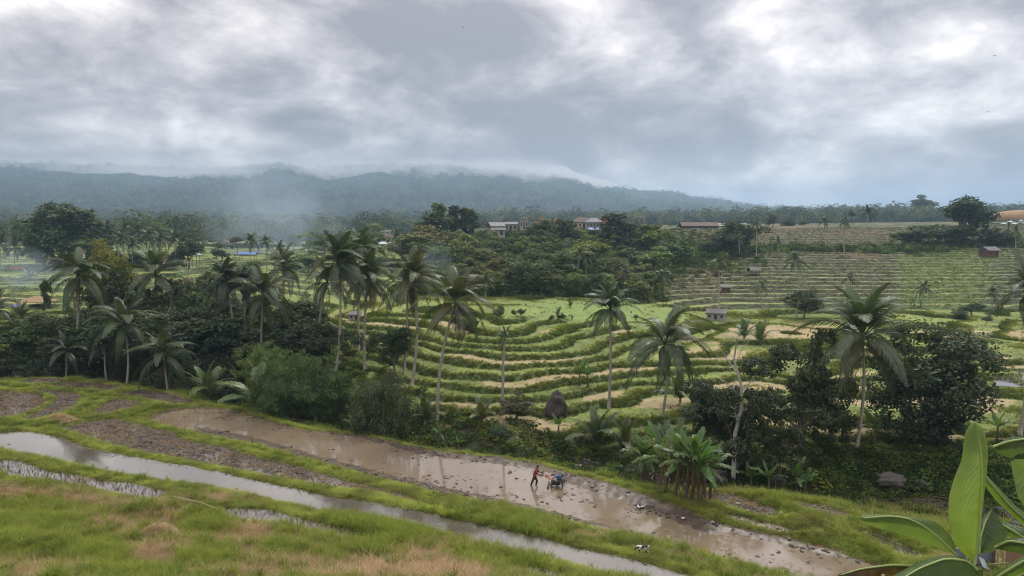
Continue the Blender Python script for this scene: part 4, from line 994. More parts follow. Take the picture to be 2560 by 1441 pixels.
palm_px(75, 722, 75, 700, 38, 'lone small palm on the terraces by the smoke', None, Y=178, nfr=19, dead=0, shade=1.0)
# broken palm trunk
X, Y, Z = hit(1257, 1034); cpt = at_y(1262, 842, Y)
palm((X, Y, Z), cpt, 1.3, 'bare palm trunk with only a small tuft on top before the terraces', G_TALL, nfr=6, dead=2, tr=.15, shade=.7)
# distant palms
G_FL = 'palms on the left skyline'
for k, (cx, cy_, by, rp, Y) in enumerate([(35,622,668,34,205),(2,610,660,34,205),(128,592,650,30,225),(190,582,655,32,222),(225,600,655,32,215),(266,578,650,32,225),(312,570,652,30,228),(345,578,655,33,222),(372,592,655,32,218),(400,600,660,30,215),(436,602,660,36,210),(300,600,658,30,210),(160,625,668,32,205),(455,608,655,28,230),(330,612,662,28,212),(250,622,665,28,208),(105,640,670,26,210)]):
    palm_px(cx + random.uniform(-3, 3), by, cx, cy_, rp, 'coconut palm in the crowded skyline row behind the left terraces', G_FL, Y=Y, nfr=18, dead=0, shade=.8)
for cx, cy_, by, rp, Y, lb in [(627,604,655,30,195,'lone palm with a round crown standing on the pale terraces below the smoke'),(664,606,660,26,200,'slimmer palm close behind the lone palm on the pale terraces'),(700,622,660,26,205,'third palm of the small group below the smoke'),
    (1135,640,700,30,165,'palm with a full crown in front of the grove edge'),(1215,706,765,34,132,'small palm at the near corner of the grove'),(1449,636,712,30,150,'slim palm with a thin bare white trunk in front of the grove'),(1466,648,715,28,151,'second thin white-trunked palm in front of the grove'),
    (1518,682,735,30,146,'bushy palm at the right foot of the grove'),(1562,686,740,32,144,'bushy palm next to the grove at the start of the back slope'),(1658,692,742,34,146,'small palm at the left end of the back terraces'),
    (1797,662,778,32,132,'tall thin palm beside the tin shed on the back terraces'),(1988,655,792,38,130,'tall palm with a double trunk in the middle of the back terraces'),(1890,558,645,26,205,'pale-trunked palm rising above the hedge of the back slope'),
    (2060,556,622,22,208,'slender palm above the hedge with a thin crown'),(2112,556,630,22,206,'slender palm above the hedge right of the thin one'),(2170,532,612,26,212,'tallest palm on the upper back terraces against the sky'),
    (1848,600,638,20,206,'short palm below the upper terraces in the hedge'),(1945,606,640,18,206,'short palm in the hedge between two slender palms'),(2357,578,622,24,212,'palm in front of the dark trees below the domed roof'),
    (2450,552,618,22,214,'palm with two pale curved trunks beside the domed roof'),(2540,580,650,22,205,'thin palm under the blue parasols'),(990,592,640,24,232,'palm between the village roofs and the grove'),(970,612,645,24,225,'palm in front of the village roofs'),
    (1066,536,590,13,262,'small palm on the ridge at the end of the grove'),(1266,558,585,16,246,'palm in front of the white village houses'),(1210,560,590,14,250,'palm at the gable of the grey village house'),(1905,720,770,20,134,'bare young palm on the lower back terraces'),
    (2125,700,770,26,140,'grey palm standing among the lower back terraces'),(2310,720,790,28,135,'palm at the corner of the bright green terraces'),(2480,735,800,26,134,'palm below the bright green terraces'),(1700,880,905,30,92,'small golden palm on the dry plots')]:
    palm_px(cx + random.uniform(-3, 3), by, cx, cy_, rp, lb, 'scattered palms across the valley', Y=Y, nfr=18, dead=1 if rp > 28 else 0, shade=.95)
# young palms without trunks
for px, py, hp, lb, sh, nf_ in [(650,1035,140,'young palm with tall arching yellow-green fronds at the edge of the bamboo',1.5,11),(520,1002,105,'young palm with loose upright fronds beside the ploughed plots',1.25,9),(772,1052,48,'small bright young palm on the bank of the brown paddy',1.9,8),
    (1205,1058,70,'young palm between the headless trunk and the dry plot',1.1,8),(1062,1060,75,'young palm at the foot of the leaning palm',1.0,8),(945,1075,58,'young palm under the round dark bush',1.2,8),(880,1068,34,'tiny golden palm on the paddy bank',2.2,7),
    (1492,1120,105,'young palm with upright fronds left of the banana clump',1.25,9),(1562,1135,95,'arching young palm right behind the banana clump',1.0,9),(1700,1010,90,'young palm with broad fan fronds on the green plots behind the banana clump',1.2,8),
    (1860,850,60,'golden young palm behind the bare tree',1.7,9),(1900,860,62,'yellow young palm behind the dark leafy trees',1.7,9),(1425,770,26,'small sapling palm on the bright green field',1.2,6),(1395,792,30,'lone sapling palm in the middle of the bright green field',1.2,6),(1430,800,16,'golden sapling palm on the bright green field',2.0,6),
    (2300,1120,60,'young palm under the dark round tree',.9,8),(1770,1080,85,'young palm with twisted fronds beside the bare tree',.9,9)]:
    young_palm(px, py, hp, lb, 'young palms', nf_, shade=sh)

# ------------------------------------------------------------------ bananas
G_B = 'banana clump on the paddy bank'
for k, (px, py, top) in enumerate([(1622,1216,1080),(1648,1230,1062),(1668,1216,1045),(1665,1236,1090),(1688,1241,1075),(1702,1224,1050),(1714,1247,1070),(1732,1250,1060),(1748,1257,1075),(1682,1222,1060),(1640,1218,1095),(1612,1208,1085),(1762,1246,1085),(1775,1240,1110),(1655,1208,1042)]):
    banana_px(px, py, top, 'tall banana plant with torn green leaves in the dense clump on the paddy bank', G_B, nl=9, dead=4, ratio=.5, shade=1.0)
for px, py, top, lb in [(1878,1228,1150,'first young banana plant right of the dense clump'),(1922,1236,1142,'middle young banana plant with a bent stem on the far bank'),(1990,1238,1132,'young banana plant with the brightest upright leaf on the far bank'),(2010,1240,1160,'low young banana plant behind the brightest one')]:
    banana_px(px, py, top, lb, 'young bananas on the far bank', nl=7, dead=1, ratio=.42, shade=1.5)
for px, py, top, lb, sh, nl in [(1395,1095,1030,'ragged banana plant with brown hanging leaves by the dry plot',.9,6),(1448,965,890,'big banana plant with grey-green leaves above the boulder',1.0,9),(1470,968,905,'second banana stem of the clump above the boulder',.9,8),(985,1070,1010,'banana plant under the round dark bush',1.1,7),(1098,1108,1055,'small banana plant at the paddy bank below the leaning palm',1.1,7),
    (1148,1122,1088,'little banana plant with pale flat leaves on the paddy bank',1.3,6),(2185,1112,1012,'banana plant with one tall leaf beside the large coconut palm',.9,6),(2492,1108,1020,'banana plant right of the dark round tree',1.2,7),(2105,1085,1015,'dark banana plant with hanging dead leaves near the large palm',.6,6),(2420,1090,1050,'low banana plant behind the trunk of the dark round tree',1.0,6),
    (70,935,880,'banana plant with a pale leaf by the blue sack',1.2,8),(95,938,890,'banana plant in the middle of the left clump',1.0,7),(45,938,895,'small banana plant at the edge of the left clump',1.0,6),(480,1008,975,'bright small banana plant at the corner of the ploughed plots',1.5,6),(1735,1080,1010,'banana plant with dark twisted leaves behind the clump',.7,6),(1590,1160,1110,'banana sucker on the stream side of the clump',1.0,6)]:
    banana_px(px, py, top, lb, 'single bananas along the stream', nl=nl, dead=2, ratio=.45, shade=sh)
for k, (px, py, top, Y) in enumerate([(2285,775,738,138),(2275,778,745,137),(2300,780,748,138),(1610,720,680,150),(1590,715,682,152),(1630,705,672,158),(1690,655,615,200),(1715,655,622,202),(1740,650,615,204),(1665,660,620,198),(1905,640,615,207),(1925,640,618,207),(2010,632,612,209),(2040,628,605,210),(2085,625,605,210),(2230,612,590,214),(2255,605,580,220),(1650,640,600,215),(1700,625,590,222),(1400,745,715,142),(1420,748,722,142),(1330,742,715,141)]):
    banana_px(px, py, top, 'small banana plant ' + ('at the foot of the grove' if px < 1500 else 'between the grove and the back terraces' if px < 1645 else 'at the top left corner of the back terraces' if px < 1800 else 'at the foot of the bright green terraces' if py > 700 else 'in the hedge between the two back slopes'), 'distant bananas', Y=Y, nl=7, dead=0, ratio=.4, shade=1.05)

# ------------------------------------------------------------------ broadleaf trees beside the stream
tree_px(2345, 61, 812, 265, 'dense', BLACK, 'dense dark round tree with a vine-covered trunk beside the large coconut palm', base_z=-.9, k=1)
tree_px(2350, 60.5, 1010, 90, 'tall', (0.049,0.074,0.030), 'column of vines wrapping the trunk of the dark round tree', name='vine_column', cat='vine', base_z=-1.2, k=2)
tree_px(1850, 58, 925, 135, 'airy', (.05, .07, .032), 'dark leafy tree behind the pale bare tree', base_z=-1.0, k=0)
tree_px(2010, 60, 835, 165, 'airy', (0.046,0.069,0.031), 'tall loose-leaved dark tree left of the large coconut palm', base_z=-1.0, k=1)
tree_px(1955, 57, 1000, 110, 'airy', (.05, .07, .03), 'low dark tree in front of the loose-leaved tree', base_z=-1.4, k=0)
tree_px(2080, 61, 930, 75, 'airy', (0.059,0.083,0.033), 'thin dark tree leaning towards the large coconut palm', base_z=-.8, k=2)
tree_px(1800, 60, 985, 110, 'round', (0.040,0.059,0.026), 'small dark tree left of the pale bare tree', base_z=-.8, k=1)
tree_px(955, 65, 905, 165, 'bush', (0.056,0.083,0.036), 'dome-shaped dark grey-green bush beside the brown paddy', name='round_bush', cat='bush', base_z=-.8, k=0)
tree_px(985, 80, 815, 80, 'round', (0.046,0.069,0.030), 'small dark tree standing on the green terraces behind the palm row', k=2)
tree_px(780, 88, 800, 105, 'round', BLACK, 'dark round tree behind the bamboo', k=0)
tree_px(1255, 63, 1050, 70, 'bush', (0.049,0.083,0.030), 'dark shrub at the foot of the headless trunk', name='shrub', cat='bush', k=1)
tree_px(1290, 68, 985, 90, 'airy', (0.083,0.102,0.043), 'thin twiggy shrub left of the boulder', name='shrub', cat='bush', k=3)
tree_px(1770, 61, 960, 60, 'airy', (0.074,0.099,0.033), 'scraggly small tree on the green plots left of the bare tree', k=4)
tree_px(2012, 125, 732, 62, 'round', DARK, 'dark round tree at the foot of the back terraces', k=1)
# tree belt on the left
G_BELT = 'dark tree belt along the stream'
for k, (px, Y, top, w_, kd, c) in enumerate([(20,97,860,150,'bush',DARK),(130,94,850,150,'bush',(0.043,0.066,0.030)),(215,92,835,140,'round',BLACK),(265,95,800,130,'round',DARK),(345,90,860,130,'bush',BLACK),(440,92,800,150,'round',BLACK),(510,90,790,160,'round',(0.036,0.053,0.026)),(470,86,870,150,'bush',BLACK),(560,86,860,140,'bush',BLACK),(390,84,905,120,'bush',BLACK),
      (620,88,850,120,'round',DARK),(500,82,930,130,'bush',BLACK),(240,89,905,120,'bush',(0.033,0.049,0.023)),(80,92,905,120,'bush',BLACK),(300,94,840,110,'bush',DARK),(690,84,880,110,'bush',DARK),(590,80,950,100,'bush',(0.033,0.049,0.023)),(850,74,960,70,'bush',DARK),(740,92,810,110,'round',DARK),(-60,95,850,150,'bush',DARK),(60,100,800,120,'round',DARK),(160,98,790,120,'round',MID),(330,98,770,130,'round',DARK),(480,97,770,140,'dense',DARK),(560,98,740,110,'dense',(.04,.06,.03)),(610,100,760,120,'round',DARK),(520,100,730,90,'round',MID),(700,98,770,110,'round',MID),(380,96,800,110,'dense',BLACK),(640,94,830,120,'dense',DARK),(240,100,760,100,'round',DARK),(760,98,770,90,'round',DARK),(350,110,720,90,'round',MID),(500,112,700,80,'round',DARK)]):
    tree_px(px, Y, top, w_, kd, c, ('dark bushy tree in the shadowy belt ' if kd == 'bush' else 'taller dark tree in the shadowy belt ') + ('near the left banana clump' if px < 200 else 'among the palms behind the ploughed plots' if px < 450 else 'below the dark ragged palms' if px < 640 else 'behind the bamboo'), G_BELT, k=k % 4, base_z=hz(at_y(px, 900, Y)[0], Y) - .3)
for px, Y, top, w_, kd, c, lb in [(275,112,622,100,'dense',YEL,'yellowish-green round-topped tree beside the broad palm'),(275,110,690,105,'round',(0.049,0.069,0.026),'dark lower foliage tree under the yellowish round tree'),(440,104,690,95,'round',(0.053,0.083,0.033),'dark green tree with shiny leaves right of the broad palm'),(425,102,740,90,'round',(0.059,0.092,0.036),'second shiny-leaved tree left of the ragged palms'),(415,100,790,100,'bush',DARK,'low shiny bush under the shiny-leaved trees'),
      (465,108,715,60,'airy',(0.181,0.165,0.124),'pale twiggy bush beside the shiny-leaved trees'),(130,215,528,130,'round',DARK,'big dark tree with layered crown on the left skyline'),(105,205,560,90,'dense',(0.049,0.083,0.033),'dense tree at the left end of the skyline clump'),(155,222,530,90,'albizia',MID,'flat-topped tree rising over the skyline clump'),(230,220,565,70,'round',DARK,'round dark tree among the skyline palms'),
      (205,212,590,80,'round',MID,'mid green tree under the skyline palms'),(470,212,612,50,'round',DARK,'dark tree at the right end of the skyline palms'),(350,214,620,90,'bush',DARK,'dark shrubs under the skyline palms'),(180,210,620,110,'bush',DARK,'dark thicket at the foot of the skyline clump'),(270,212,625,100,'bush',BLACK,'shadowy thicket below the palms of the skyline'),(420,210,625,90,'bush',DARK,'thicket at the right foot of the skyline palms'),
      (240,113,600+30,60,'round',(0.132,0.165,0.041),'small light green tree left of the yellowish round tree'),(112,128,700,16,'tall',DARK,'narrow clipped column tree on the left terraces')]:
    tree_px(px, Y, top, w_, kd, c, lb, k=sum(map(ord, lb)) % 4)

# ------------------------------------------------------------------ the grove below the village
G_G = 'grove below the village'
GL = {'round': 'dark green round-crowned tree in the grove below the village', 'dense': 'dense tall-crowned tree in the grove below the village', 'albizia': 'light green flat-crowned tree in the grove below the village', 'bush': 'bushy tree in the grove below the village', 'airy': 'loose-leaved tree in the grove below the village', 'tall': 'narrow tree in the grove below the village'}
rg_ = random.Random(3)
def grove_top(px): return -12 + np.interp(px, [1010, 1060, 1120, 1200, 1300, 1400, 1500, 1580, 1640, 1700], [640, 588, 585, 590, 585, 588, 600, 610, 625, 650])
rows = [(139, 745), (146, 720), (154, 690), (164, 668), (176, 648), (190, 630), (205, 612), (222, 598)]
for ri, (Y, _) in enumerate(rows):
    npx = 9
    for k in range(npx):
        px = 1150 - ri * 14 + (470 + ri * 22) * (k + rg_.uniform(.1, .9)) / npx
        X = at_y(px, 600, Y)[0]; z = hz(X, Y)
        top = grove_top(px) + (7 - ri) * 13 * (1.0 + .35 * rg_.uniform(-1, 1)); h = at_y(px, top, Y)[2] - z
        if ri >= 6: h = min(h, 11)
        h = max(4.5, min(h, 15))
        kd = rg_.choice(['round', 'round', 'dense', 'dense', 'airy', 'albizia' if ri > 1 else 'round'])
        c = rg_.choice([(.07, .105, .036), (.10, .145, .045), (.12, .165, .05), (.085, .125, .05), (.13, .145, .05), (.14, .19, .055)]) if kd != 'albizia' else rg_.choice([LIGHT, (0.124,0.190,0.056)])
        tree(X, Y, h, h * rg_.uniform(.8, 1.12), kd, c, GL[kd].replace('in the grove below the village', 'at the front edge of the grove beside the green field' if ri < 2 else 'in the middle of the grove below the village' if ri < 5 else 'at the top of the grove under the village houses'), G_G, k=rg_.randrange(4), detail='mid' if Y < 170 else 'lo')
for px, Y, top, w_, kd, c, lb in [(1480,168,600,150,'albizia',LIGHT,'broad light green feathery tree in the middle of the grove'),(1440,160,618,110,'albizia',LIGHT,'lower light green feathery tree left of the broad one'),(1545,212,532,95,'dense',BLACK,'dark bulky tree rising in front of the village roofs'),(1555,206,590,110,'dense',BLACK,'dark wide tree below the bulky one'),(1370,210,548,72,'dense',DARK,'dark dome-topped tree beside the long village roof'),(1410,214,548,55,'dense',DARK,'dark tree left of the long village roof'),
      (1650,185,572,95,'albizia',LIGHT,'feathery light green tree at the right end of the grove'),(1625,205,565,45,'tall',MID,'narrow tree between the dark bulky tree and the feathery one'),(1640,165,625,110,'albizia',(0.124,0.190,0.059),'spreading green tree above the left end of the back terraces'),(1300,150,650,105,'dense',MID,'leafy vine-clad tree at the front of the grove'),(1080,225,545,55,'tall',MID,'tall tree with light top at the left end of the ridge'),(1100,228,515,40,'tall',(0.099,0.140,0.049),'slender pale-topped tree at the left end of the ridge'),
      (1135,232,515,32,'tall',DARK,'first of the slim dark trees standing over the ridge'),(1158,233,520,26,'tall',DARK,'middle slim tree standing over the ridge'),(1178,233,522,26,'tall',MID,'last of the slim trees standing over the ridge'),(1065,215,560,80,'dense',OLIVE,'olive round tree at the left edge of the grove'),(1030,205,590,90,'round',OLIVE,'wide olive tree beside the village roofs on the left'),(1095,210,575,70,'round',(0.132,0.124,0.041),'brownish-green tree at the left of the grove'),
      (1345,255,545,50,'airy',(0.214,0.190,0.140),'grey bare-looking tree behind the grove beside the white tower house'),(1690,190,610,60,'round',(0.083,0.140,0.046),'green tree at the top left of the back terraces'),(1600,172,650,80,'bush',MID,'bush at the right foot of the grove')]:
    tree_px(px, Y, top, w_, kd, c, lb, k=sum(map(ord, lb)) % 4)
for px, Y, top, w_, kd, c, lb in [(725,185,648,70,'round',MID,'leafy tree between the small palm group and the palm row'),(770,200,640,75,'dense',MID,'rounded tree behind the left end of the palm row'),(940,190,640,80,'round',DARK,'dark tree behind the middle of the palm row'),(985,185,645,85,'dense',MID,'leafy tree behind the leaning palm'),(1040,172,650,95,'round',OLIVE,'olive tree at the left front of the grove'),(870,215,625,70,'dense',MID,'tree below the dark pyramid-roofed pavilion'),(1090,160,672,90,'round',MID,'bushy tree at the left foot of the grove'),(560,190,655,60,'round',MID,'small tree beside the ragged palms on the pale terraces'),(1005,215,610,80,'round',DARK,'dark tree in front of the left village roofs'),(545,150,690,70,'dense',DARK,'dark tree behind the ragged palms')]:
    tree_px(px, Y, top, w_, kd, c, lb, k=sum(map(ord, lb)) % 4)
for k in range(34):
    px = rg_.uniform(380, 1015); Y = rg_.uniform(235, 355)
    if 560 < px < 770 and Y < 275: continue
    X = at_y(px, 600, Y)[0]; h = rg_.uniform(5, 10)
    wv_ = h * rg_.uniform(.7, 1.05); kd = rg_.choice(['round', 'dense', 'airy', 'albizia']); cn, cc = rg_.choice([('green', MID), ('dark green', DARK), ('light green', LIGHT), ('olive', OLIVE)])
    tree(X, Y, h, wv_, kd, cc, 'hazy %s %s tree on the far fields of the left valley' % (cn, {'round': 'round-crowned', 'dense': 'dense tall-crowned', 'airy': 'loose-leaved', 'albizia': 'flat-crowned'}[kd]), 'trees on the far left fields', k=rg_.randrange(4), detail='lo')
# hedge trees on the back slope and ridge
for px, Y, top, w_, kd, c, lb in [(1830,214,548,60,'dense',MID,'green tree in the hedge between the two back slopes'),(1865,213,560,50,'round',DARK,'dark tree in the hedge beside the pale-trunked palm'),(1820,212,580,60,'round',DARK,'dark lower tree in the hedge'),(1780,210,600,40,'round',(0.099,0.148,0.049),'light shrub tree in the upper left of the hedge'),(2300,214,570,70,'round',DARK,'dark tree at the start of the tree clump below the domed roof'),(2350,216,560,80,'round',(0.056,0.091,0.036),'rounded tree inside the clump below the domed roof'),
      (2415,218,508,80,'round',DARK,'tall dark tree left of the domed roof'),(2400,214,560,90,'round',MID,'wide tree below the tall dark tree'),(2470,214,575,80,'round',DARK,'dark tree below the parasols'),(2520,214,580,80,'round',MID,'green tree under the parasols'),(2260,216,585,60,'round',MID,'green tree at the right end of the hedge'),(2290,212,598,50,'bush',LIGHT,'light green shrub in the hedge before the dark clump'),(2440,212,600,70,'bush',DARK,'low dark thicket under the palms by the domed roof'),(2380,212,602,80,'bush',BLACK,'shadowy thicket below the tree clump'),
      (2310,640,496,62,'albizia',(0.066,0.099,0.049),'large hazy tree standing above the right skyline'),(2420,600,512,40,'round',(0.066,0.099,0.049),'hazy round tree on the right skyline'),(1933,300,532,26,'airy',(0.099,0.116,0.058),'small crooked tree on the edge of the plateau'),(2130,330,528,20,'albizia',(0.066,0.099,0.049),'tiny flat-topped tree on the plateau'),(1970,310,545,40,'bush',DARK,'dark shrubs on the plateau edge'),(2010,320,548,40,'bush',MID,'green shrubs on the plateau edge'),
      (2000,140,735,0+50,'round',DARK,'dark leafy tree close to the double-trunked palm'),(2430,128,760,60,'round',(0.058,0.091,0.033),'dark small tree below the bright green terraces'),(2470,124,790,70,'bush',(0.066,0.099,0.036),'bush at the foot of the bright green terraces'),(2400,126,775,45,'round',(0.074,0.099,0.040),'scrubby tree at the foot of the bright green terraces')]:
    tree_px(px, Y, top, w_, kd, c, lb, k=sum(map(ord, lb)) % 4, base_z=None if Y < 340 else float(far_height(np.array([at_y(px, 540, Y)[0]]), np.array([float(Y)]))[0]), detail='mid' if Y > 340 else None)
# little saplings on the green field
for px, py, top in [(1285,792,775),(1302,792,770),(1378,805,788),(1397,800,785),(1408,803,784),(1245,800,770),(1252,785,765),(1590,800,785),(1180,830,795),(1172,835,800)]:
    X, Y, Z = hit(px, py); h = at_y(px, top, Y)[2] - Z
    tree(X, Y, h, h * .6, 'round', MID, 'small leafy sapling planted on the green field', 'saplings on the green field', k=px % 3, z=Z, name='sapling', detail='lo')

# ------------------------------------------------------------------ bamboo
M_CULM = plain('bamboo_culm', (0.264,0.314,0.099), .5, 3, .25)
def bamboo(X, Y, h, w_, label, color, seed, n=16, nleaf=9000):
    r = np.random.default_rng(seed); z = hz(X, Y); o = thing('bamboo_clump', label, 'bamboo', (X, Y, z - .3)); P = []; CLU = []; mb = MB()
    for k in range(n):
        a = r.random() * 6.28; d = np.array([math.cos(a), math.sin(a)]); b0 = d * r.random() * .8; hh = h * (.7 + .35 * r.random()); reach = w_ * .5 * (.35 + .75 * r.random())
        f = lambda t: np.array([b0[0] + d[0] * reach * t ** 2.4, b0[1] + d[1] * reach * t ** 2.4, hh * (t - .22 * t ** 4)])
        mb.tube([f(t) for t in np.linspace(0, 1, 7)], [.05, .05, .045, .04, .03, .02, .008], 5)
        for c_ in range(11):
            t = r.random() ** .7 * .85 + .17; q = f(t) + r.normal(size=3) * np.array([.5, .5, .3]) * (.4 + t)
            P += list(q + r.normal(size=(nleaf // n // 11, 3)) * np.array([.26, .26, .17]))
    P = np.array(P); P[:, 2] = np.maximum(P[:, 2], .2)
    V, F, v = leaf_cloud(P, unit(r.normal(size=P.shape) * .6 + np.array([0, 0, .7])), .40 * (.6 + .8 * r.random(len(P))), .2, r, .7)
    mb.build('culms', M_CULM, o, True)
    link('foliage', mesh_np('foliage', V, F, M_LEAF, {'v': ('FLOAT', v.astype(np.float32))}), o, color=color)
for px, Y, top, w_, lb, c, s_ in [(735,74,842,150,'light green feathery bamboo clump at the edge of the brown paddy',(0.102,0.165,0.046),1),(655,79,835,130,'yellow-green bamboo clump behind the young palm',(0.116,0.173,0.049),2),(795,72,905,110,'low spreading bamboo at the right of the thicket',(0.083,0.140,0.046),3),(700,71,930,120,'drooping bamboo foliage close to the water',(0.074,0.129,0.043),4)]:
    X, _, zt = at_y(px, top, Y); bamboo(X, Y, zt - hz(X, Y), w_ / FPX * Y, lb, c, s_)

# ------------------------------------------------------------------ bare tree
def bare_tree(px, by, Y, pts, label):
    X = at_y(px, by, Y)[0]; z = hz(X, Y); o = thing('bare_tree', label, 'tree', (X, Y, z))
    W_ = lambda q: Vector(at_y(q[0], q[1], Y)) - Vector((X, Y, z)) + Vector((0, q[2] if len(q) > 2 else 0, 0))
    mb = MB(); mb.tube([(0, 0, -.3)] + [W_(q) for q in pts[0]], [.2, .17, .15, .12, .08, .04][:len(pts[0]) + 1], 7); mb.build('trunk', M_DEADWOOD, o, True)
    r = random.Random(5); lm = MB()
    for br in pts[1:]:
        P = [W_(q) for q in br]; lm.tube(P, [.06 - .045 * i / (len(P) - 1) for i in range(len(P))], 5)
        for p in P[1:]:
            for _ in range(4):
                e = p + Vector((r.uniform(-1, 1), r.uniform(-.6, .6), r.uniform(-.2, .9))) * .8
                lm.tube([p, (p + e) / 2 + Vector((r.uniform(-.1, .1), 0, r.uniform(-.1, .15))), e], [.02, .014, .006], 4)
    lm.build('branches', M_DEADWOOD, o, True)
bare_tree(1835, 1130, 57, [[(1838,1085), (1855,1020), (1852,960), (1835,900), (1842,850)], [(1852,990), (1880,960,.5), (1905,930,.8), (1930,935,1)], [(1850,1030), (1885,1010,-.4), (1920,1005,-.6), (1945,1020,-.7)], [(1848,940), (1820,900,.3), (1805,870,.4)], [(1852,1000), (1830,970,-.3), (1800,950,-.5)], [(1838,905), (1860,870,.2), (1880,850,.3)], [(1845,1060), (1838,1040,-.3), (1832,1020,-.4)]], 'pale bare tree with twisted leafless branches before the dark trees')
# ------------------------------------------------------------------ huts and houses
M_THATCH = plain('thatch', (.30, .21, .13), .95, 5, .3, bump=.5); M_TILE = plain('brown_roof_tile', (.13, .10, .085), .85, 3, .3, bump=.3); M_RTILE = plain('red_roof_tile', (.30, .11, .06), .85, 3, .3)
M_ORANGE = plain('orange_roof', (.62, .22, .09), .8, 3, .2); M_TIN = plain('tin_sheet', (.13, .125, .118), .8, 2, .35); M_DTIN = plain('dark_tin', (.13, .13, .14), .6, 2, .3)
M_WHITE = plain('white_plaster', (.34, .33, .30), .8, 2, .3); M_GREYW = plain('grey_wall', (.34, .33, .31), .85, 2, .2); M_BRICK = plain('brick_red_wall', (.15, .075, .06), .9, 6, .3); M_WOOD = plain('dark_wood', (.10, .075, .055), .9, 6, .3)
M_BAMB = plain('pale_bamboo', (.46, .37, .24), .7, 5, .25); M_BLUE = plain('blue_tarp', (.10, .20, .52), .5, 2, .2); M_LBLUE = plain('pale_blue_sheet', (.50, .60, .70), .5, 2, .15); M_GLASS = plain('dark_opening', (.03, .03, .035), .4, 2, .2)
M_OTARP = plain('orange_tarp', (.65, .16, .07), .5, 2, .2); M_PLASTIC = plain('white_plastic', (.55, .56, .58), .5, 4, .2); M_PARA = plain('parasol_cloth', (.42, .53, .56), .8, 2, .1); M_SLATE = plain('blue_grey_sheet', (.24, .26, .32), .6, 1.5, .15); M_CREAM = plain('cream_wall', (.55, .48, .34), .8, 2, .15)
def roof_mesh(w, d, h, kind, th=.12, over=.5):
    x, y = w / 2 + over, d / 2 + over; rx = 0 if kind == 'pyramid' else (x - y * .8 if kind == 'hip' else x); rx = max(rx, .02)
    mb = MB()
    if kind == 'shed': return mb.add([(-x, -y, 0), (x, -y, 0), (x, y, h), (-x, y, h), (-x, -y, th), (x, -y, th), (x, y, h + th), (-x, y, h + th)], [(0, 3, 2, 1), (4, 5, 6, 7), (0, 1, 5, 4), (1, 2, 6, 5), (2, 3, 7, 6), (3, 0, 4, 7)])
    if kind == 'dome':
        V = []; n, m = 20, 7
        for j in range(m + 1):
            a = j / m; rr = math.cos(a * math.pi / 2) ** .75
            for k in range(n):
                t = 2 * math.pi * k / n; V.append((x * max(rr, .12) * math.cos(t), y * max(rr, .12) * math.sin(t), h * math.sin(a * math.pi / 2) - (.15 if j == 0 else 0)))
        F = [(j * n + k, j * n + (k + 1) % n, (j + 1) * n + (k + 1) % n, (j + 1) * n + k) for j in range(m) for k in range(n)] + [tuple(range(m * n, m * n + n)), tuple(range(n - 1, -1, -1))]
        return mb.add(V, F)
    for k, (p, q) in enumerate(((0, 0), (th, th))):
        pass
    V = [(-x, -y, 0), (x, -y, 0), (x, y, 0), (-x, y, 0), (-rx, 0, h), (rx, 0, h)]
    V += [(a, b, c + th) for a, b, c in V]
    F = [(6, 7, 11, 10), (8, 9, 10, 11), (7, 8, 11), (9, 6, 10), (0, 4, 5, 1), (2, 5, 4, 3), (1, 5, 2), (3, 4, 0), (0, 1, 7, 6), (1, 2, 8, 7), (2, 3, 9, 8), (3, 0, 6, 9)]
    return mb.add(V, F)
def house(px0, px1, base, eave, ridge, Y, label, wall=None, roof=None, kind='hip', depth=None, rz=0, group=None, name='village_house', cat='house', openw=3, open_sides=False, over=.4, winm=None, sink=.3):
    wall = wall or M_WHITE; roof = roof or M_TILE
    cx = (px0 + px1) / 2; X, _, z = at_y(cx, base, Y); w = (px1 - px0) / FPX * Y; hw = (base - eave) / FPX * Y; hr = max(.25, (eave - ridge) / FPX * Y); d = depth or w * .6
    zg = min(z, hz(X, Y)) - sink if Y < 350 else z - 2
    o = thing(name, label, cat, (X, Y, z), rz, group)
    if open_sides:
        for sx_ in (-1, 1):
            for sy_ in (-1, 1): MB().tube([(sx_ * w * .45, sy_ * d * .45, zg - z), (sx_ * w * .45, sy_ * d * .45, hw)], max(.06, w * .012), 6).build('post', M_WOOD, o)
        MB().box((0, d * .1, hw * .33), (w * .82, d * .6, hw * .14)).build('platform', wall, o)
    else:
        MB().box((0, 0, (hw + zg - z) / 2), (w, d, hw - (zg - z))).build('wall', wall, o)
        for k in range(openw):
            xx = w * ((k + .5) / openw - .5); dr = k == openw // 2
            wn = MB().box((xx, -d / 2 - .02, hw * (.42 if dr else .55)), (w / openw * .42, .06, hw * (.8 if dr else .42))).build('door' if dr else 'window', winm or M_GLASS, o)
            if not dr: MB().box((xx, -d / 2 - .07, hw * .32), (w / openw * .52, .1, .07)).build('sill', wall, wn)
    roof_mesh(w, d, hr, kind, over=over).build('roof', roof, o, loc=(0, 0, hw + .002))
    return o
def gY(px, py): return hit(px, py)[1]
house(1768, 1812, 797, 783, 776, gY(1790, 798), 'tin-roofed field shed with weathered plank walls at the foot of the back terraces', M_GREYW, M_TIN, 'shed', depth=2.2, rz=-.35, name='field_shed', cat='shed', openw=3, over=.25)
house(1804, 1826, 729, 719, 713, gY(1815, 731), 'little red brick hut with a grey roof beside the diagonal path', M_BRICK, M_TIN, 'shed', depth=1.8, rz=-.3, name='field_hut', cat='hut', openw=2, over=.2)
house(1874, 1896, 686, 677, 669, gY(1885, 688), 'open wooden shelter with a pale roof above the diagonal path', M_WOOD, M_TIN, 'gable', depth=2.2, name='field_shelter', cat='hut', open_sides=True, over=.3)
